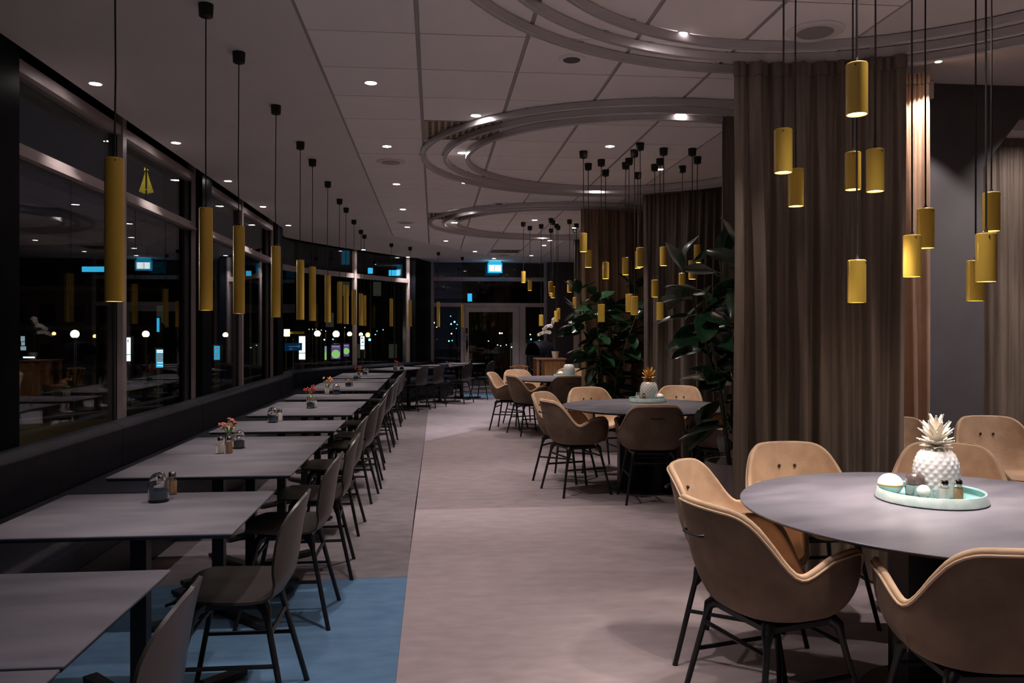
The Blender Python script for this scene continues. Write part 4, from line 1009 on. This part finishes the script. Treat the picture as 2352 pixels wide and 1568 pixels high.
panelsign(286,300,775,829,32, 'tall white lit advertising pillar in the second window pane', 'advertising_pillar', [(0,1,.29,1,'e_white'),(0,1,0,.26,'e_white'),(.05,.2,.45,.62,'e_purple'),(.5,.7,.80,.92,'e_white2')], 'sign')
panelsign(359,388,802,844,26, 'cyan lit poster case by the second black column', 'poster_case', [(0,1,0,1,'e_cyan'),(.05,.7,.90,.96,'e_white'),(.05,.55,.82,.87,'e_white'),(.05,.95,.35,.75,'e_white2'),(.3,.7,.52,.58,'e_cyan'),(.1,.9,.25,.28,'e_white'),(.1,.6,.1,.13,'e_white')], 'sign', post=2)
panelsign(492,505,794,826,30, 'cyan round-topped lit poster right of the second black column', 'poster_case', [(0,1,0,1,'e_cyan'),(.2,.8,.7,.9,'e_white2'),(.2,.7,.2,.5,'e_white2')], 'sign', post=2)
panelsign(604,612,774,802,44, 'narrow white lit pillar before the third black column', 'advertising_pillar', [(0,1,.27,1,'e_white'),(0,1,0,.22,'e_white')], 'sign')
panelsign(687,701,772,825,30, 'white lit advertising pillar behind the blue arrow sign', 'advertising_pillar', [(0,1,.29,1,'e_white'),(0,1,0,.26,'e_white')], 'sign')
panelsign(828,837,772,802,44, 'white lit pillar with dark figures right of the curved mullion', 'advertising_pillar', [(0,1,.30,1,'e_white'),(0,1,0,.25,'e_white'),(.2,.6,.8,.9,'e_cyd'),(.4,.8,.5,.6,'e_cyd')], 'sign')
panelsign(761,782,792,824,36, 'purple and green lit advertising column through the curved window', 'advertising_column', [(0,1,.5,1,'e_purple'),(0,1,0,.5,'e_purple'),(.1,.9,.85,.92,'e_white2')], 'sign', .5)
panelsign(789,802,790,818,38, 'second purple and green lit column beside the mullion', 'advertising_column', [(0,1,0,1,'e_purple'),(.1,.9,.85,.92,'e_white2')], 'sign', .5)
for u, v, d, r in [(770,813,35.9,.19),(795,806,37.9,.15)]:
    x, y, z = atd(u, v, d); o = [q for q in bpy.data.objects if q.name.startswith('advertising_column') and abs(q.location.x-x) < 1 and abs(q.location.y-y) < 1]
    if o:
        b = MB(); b.lathe([(.001,0),(r,0),(r,.012),(.001,.012)], 24, cap=False); g = b.obj('round_print', 'e_green', o[0]); g.rotation_euler = (pi/2,0,0); g.location = (0,-.02,z-GZ)
panelsign(746,750,795,826,34, 'thin green and purple lit strip left of the advertising column', 'advertising_column', [(0,1,.55,1,'e_white2'),(0,1,0,.55,'e_green')], 'sign', .3)
panelsign(28,75,770,806,40, 'shop window with pale round lights at the far left', 'shop_window', [(.42,.62,.62,.95,'e_white2'),(.45,.62,.36,.58,'e_white2'),(.42,.68,.05,.30,'e_white2'),(.05,.15,.5,.8,'e_cyd')], 'window', post=2)
def bluearrow():
    x0, y0, zt = atd(656,788,16); x1, y1, _ = atd(694,788,16.6); zb = atd(656,806,16)[2]; L = hypot(x1-x0, y1-y0)
    t = thing('direction_sign', 'blue direction sign with a white arrow pointing right, through the curved window', 'sign', ((x0+x1)/2, (y0+y1)/2, GZ), atan2(y1-y0, x1-x0)); H = zt-GZ
    b = MB(); b.box(-L/2, L/2, 0, .02, zb-GZ, H); b.obj('plate', 'bluesign', t); m_ = (zb-GZ+H)/2
    b = MB(); b.box(-L*.30, L*.30, -.004, 0, m_+.0, m_+.018); b.add([(L*.38,-.004,m_+.009),(L*.26,-.004,m_+.045),(L*.26,-.004,m_-.027)], [(0,1,2)], None, True); b.obj('arrow', 'signwhite', t)
    b = MB(); b.box(-L*.28,-L*.12,-.004,0,m_-.055,m_-.03); b.box(-L*.05,L*.02,-.004,0,m_-.05,m_-.038); b.obj('small_print', 'signwhite', t)
    b = MB(); b.lathe([(.03,0),(.03,H+.1)], 10, (L*.15,.05,0)); b.obj('post', 'concrete', t)
bluearrow()
def parking():
    x0, y0, zt = atd(930,757,24); x1, y1, _ = atd(947,757,24); zb = atd(930,795,24)[2]; L = hypot(x1-x0, y1-y0); H = zt-GZ; B0 = zb-GZ; q = H-B0
    t = thing('parking_sign', 'blue parking sign with a white letter P left of the far black column', 'sign', ((x0+x1)/2, (y0+y1)/2, GZ), atan2(y1-y0, x1-x0))
    b = MB(); b.box(-L/2, L/2, 0, .03, B0, H); b.obj('plate', 'bluesign', t)
    cu = bpy.data.curves.new('letter', 'FONT'); cu.body = 'P'; cu.size = .30; cu.extrude = .002; cu.align_x = 'CENTER'
    o = bpy.data.objects.new('letter', cu); COL.objects.link(o)
    dg = bpy.context.evaluated_depsgraph_get(); me = bpy.data.meshes.new_from_object(o.evaluated_get(dg)); bpy.data.objects.remove(o)
    o = bpy.data.objects.new('letter', me); me.materials.clear(); me.materials.append(M['signwhite']); COL.objects.link(o); o.parent = t; o.rotation_euler = (pi/2,0,0); o.location = (.01,-.006,H-.25)
    for k in range(4): b = MB(); b.box(-L*.42, L*.42, -.005, 0, B0+.03+k*.055, B0+.04+k*.055); b.obj('text_line', 'signwhite', t)
    b = MB(); b.box(-L/2, L/2, 0, .03, B0-.13, B0-.01); b.obj('lower_plate', 'yellowsign', t)
    b = MB(); b.lathe([(.03,0),(.03,H)], 10, (0,.05,0)); b.obj('post', 'concrete', t)
parking()
x, y, z = atd(659,764,20); t = thing('amber_beacon', 'square amber traffic light at the left edge of the curved window', 'traffic light', (x, y, GZ))
b = MB(); b.box(-.065,.065,-.03,.03,z-GZ-.085,z-GZ+.085); b.obj('lit_box', 'e_globe', t); b = MB(); b.lathe([(.03,0),(.03,z-GZ-.085)], 8); b.obj('post', 'blackmetal', t)
b = MB(); b.box(.07,.42,-.01,.01,z-GZ-.03,z-GZ+.03); b.obj('yellow_board', 'yellowsign', t)
# far buildings with windows and slabs
def building(x0, x1, y0, y1, h, label, rows, cols, lit, face='y', m='darkfacade', band=None):
    t = thing('building', label, 'building', ((x0+x1)/2, (y0+y1)/2, GZ)); hx, hy = (x1-x0)/2, (y1-y0)/2
    b = MB(); b.box(-hx,hx,-hy,hy,0,h); b.obj('wall', m, t); rnd = random.Random(int(x0*10+h))
    for r in range(rows):
        zz = h*(r+.35)/rows
        if band: b = MB(); (b.box(hx, hx+.6, -hy, hy, zz-.6, zz-.25) if face == 'x' else b.box(-hx, hx, -hy-.6, -hy, zz-.6, zz-.25)); b.obj('floor_slab', 'concrete', t)
        for c in range(cols):
            f = (c+.5)/cols*2-1; m_ = 'e_win' if rnd.random() < lit else ('e_cyd' if rnd.random() < lit*.3 else 'blackwall')
            b = MB()
            if face == 'x': b.box(hx, hx+.03, f*hy-hy*.5/cols, f*hy+hy*.5/cols, zz, zz+h/rows*.45)
            else: b.box(f*hx-hx*.5/cols, f*hx+hx*.5/cols, -hy-.03, -hy, zz, zz+h/rows*.45)
            b.obj('window', m_, t)
    return t
building(-62,-48,10,62,20, 'long dark office building across the street, left', 7, 22, .07, 'x')
building(-46,-20,66,78,12, 'dark block with pale floor slabs behind the second pane', 4, 12, .06, 'y', band=True)
building(-17,-3,74,84,14, 'dark block seen through the curved window', 5, 10, .05, 'y')
building(2,30,48,58,10, 'low dark building beyond the glass door', 3, 14, .08, 'y')
# overpass canopy, columns
t = thing('canopy', 'pale concrete canopy on columns across the street', 'canopy', (-19, 27, GZ), R(-22))
b = MB(); b.box(-9,9,-2,2,6.0,6.35); b.obj('roof', 'concrete', t)
for k in range(5): b = MB(); b.lathe([(.16,0),(.16,6.0)], 12, (-8+4*k, -1.2, 0)); b.obj('column', 'concrete', t)
# lighted things high up
def glow(u0, u1, v0, v1, d, label, m, name='neon_sign', cat='sign', pst=True):
    x0, y0, zt = atd(u0, v0, d); x1, y1, _ = atd(u1, v0, d); zb = atd(u0, v1, d)[2]; L = hypot(x1-x0, y1-y0)
    t = thing(name, label, cat, ((x0+x1)/2, (y0+y1)/2, GZ), atan2(y1-y0, x1-x0)); b = MB(); b.box(-L/2, L/2, 0, .06, zb-GZ, zt-GZ); b.obj('lit_face', m, t)
    b = MB(); b.box(-L*.5-.05, L*.5+.05, .06, .14, zb-GZ-.05, zt-GZ+.05); b.obj('backing', 'blackmetal', t)
    b = MB(); b.box(-.05, .05, .15, .25, 0, zt-GZ); b.obj('mast', 'blackmetal', t)
glow(188,250,612,624,45, 'blue neon sign glowing high in the first pane', 'e_cyan'); glow(565,582,622,633,40, 'blue neon strip high in the fourth pane', 'e_cyan')
glow(360,365,730,762,40, 'thin vertical cyan neon sign in the second pane', 'e_cyan'); glow(398,428,826,829,30, 'white light strip low before the second column', 'e_white', 'light_strip', 'light')
glow(53,78,819,822,36, 'white light strip low in the first pane', 'e_white', 'light_strip', 'light'); glow(845,856,615,628,60, 'pale blue lit corner high in the curved window', 'e_cyan')
glow(893,918,620,633,60, 'blue lit panel high in the curved window near the column', 'e_cyan'); glow(1074,1084,674,692,44, 'two stacked cyan signs above the glass door', 'e_cyan')
rnd = random.Random(21); 
t = thing('star_mast', 'yellow fairy-light tree with a star on top, high outside the second transom', 'christmas lights', (*atd(336,452,45)[:2], GZ))
top = atd(336,385,45)[2]-GZ; bot = atd(336,446,45)[2]-GZ
for k in range(11):
    f = (k/5-1); b = MB(); b.tube([(0,0,top-.1),(f*.16,.05*f,(top+bot)/2),(f*.34,.1*f,bot+.12*abs(f))], .022, 5); b.obj('light_string', 'e_yel', t)
b = MB(); b.tube([(.26*cos(a*pi/8), .10*sin(a*pi/8), bot+.25) for a in range(16)], .02, 5, closed=True); b.obj('light_string', 'e_yel', t)
b = MB(); pts = [((.20 if k % 2 == 0 else .08)*sin(k*pi/5), (.20 if k % 2 == 0 else .08)*cos(k*pi/5)) for k in range(10)]
b.add([(x,-.02,top+z) for x,z in pts]+[(x,.02,top+z) for x,z in pts], [list(range(10)), list(range(10,20))[::-1]]+[(i,i+10,(i+1)%10+10,(i+1)%10) for i in range(10)], None, True); b.obj('star', 'e_star', t)
b = MB(); b.lathe([(.12,0),(.05,top)], 8); b.obj('mast', 'blackmetal', t)
# small lamps strung beyond the far windows
def sparkle(lst, d, m, label, group):
    for n_, (u, v, r) in enumerate(sorted(lst)):
        x, y, z = atd(u, v, d); t = thing('small_street_light', '%s, %s from the left' % (label, ORD[n_+1]), 'street light', (x, y, GZ), 0, group)
        b = MB(); r *= .55; b.sph((0,0,z-GZ), r, None, 8, 6); b.obj('lamp', m, t); b = MB(); b.lathe([(.03,0),(.02,z-GZ-r*.8)], 6); b.obj('post', 'blackmetal', t)
sparkle([(1044,739,.09),(1036,744,.08),(1050,745,.05),(1031,783,.07),(1038,782,.07),(1003,779,.05),(1048,754,.04),(1035,726,.05),(1219,779,.09),(1238,783,.11),(849,780,.13),(772,779,.09),(765,779,.07),(862,768,.05),(866,760,.04),(880,757,.05)], 44, 'e_cyan2', 'tiny cyan street light in the far distance', 'tiny cyan street lights')
sparkle([(1037,766,.06),(1148,765,.08),(1153,765,.06),(1218,768,.05),(1237,769,.07),(1200,770,.04)], 42, 'e_globe', 'tiny orange street light beyond the glass door', 'tiny orange street lights')
sparkle([(997,741,.07),(1003,751,.05),(1122,783,.05),(1175,797,.06),(1150,794,.05),(1143,792,.05),(1163,792,.05),(745,780,.07),(710,756,.04),(718,756,.04),(726,756,.04),(738,758,.04),(748,760,.04),(792,752,.04)], 40, 'e_white', 'tiny white street light in the distance', 'tiny white street lights')
# guard rail between lawn and street
t = thing('guard_rail', 'low metal guard rail following the street outside the windows', 'railing', (0,0,GZ))
P = [(-9.8,-4),(-9.8,14),(-6.5,20),(-1,26)]
b = MB(); b.tube([(x,y,1.55) for x,y in P], .03, 6); b.obj('rail', 'track', t)
for k in range(14):
    i = 0 if k < 8 else (1 if k < 11 else 2); f = (k/8 if k < 8 else ((k-8)/3 if k < 11 else (k-11)/3)); a, c = P[i], P[i+1]
    b = MB(); b.lathe([(.03,0),(.03,1.55)], 8, (a[0]+(c[0]-a[0])*f, a[1]+(c[1]-a[1])*f, 0)); b.obj('post', 'track', t)
# added light with no lamp of its own, faintly brightens the lawn
l = bpy.data.lights.new('street_glow', 'POINT'); l.energy = 1300; l.color = (1,.65,.35); l.shadow_soft_size = .3
o = bpy.data.objects.new('street_glow', l); COL.objects.link(o); o.location = (-16, 16, 3.5)
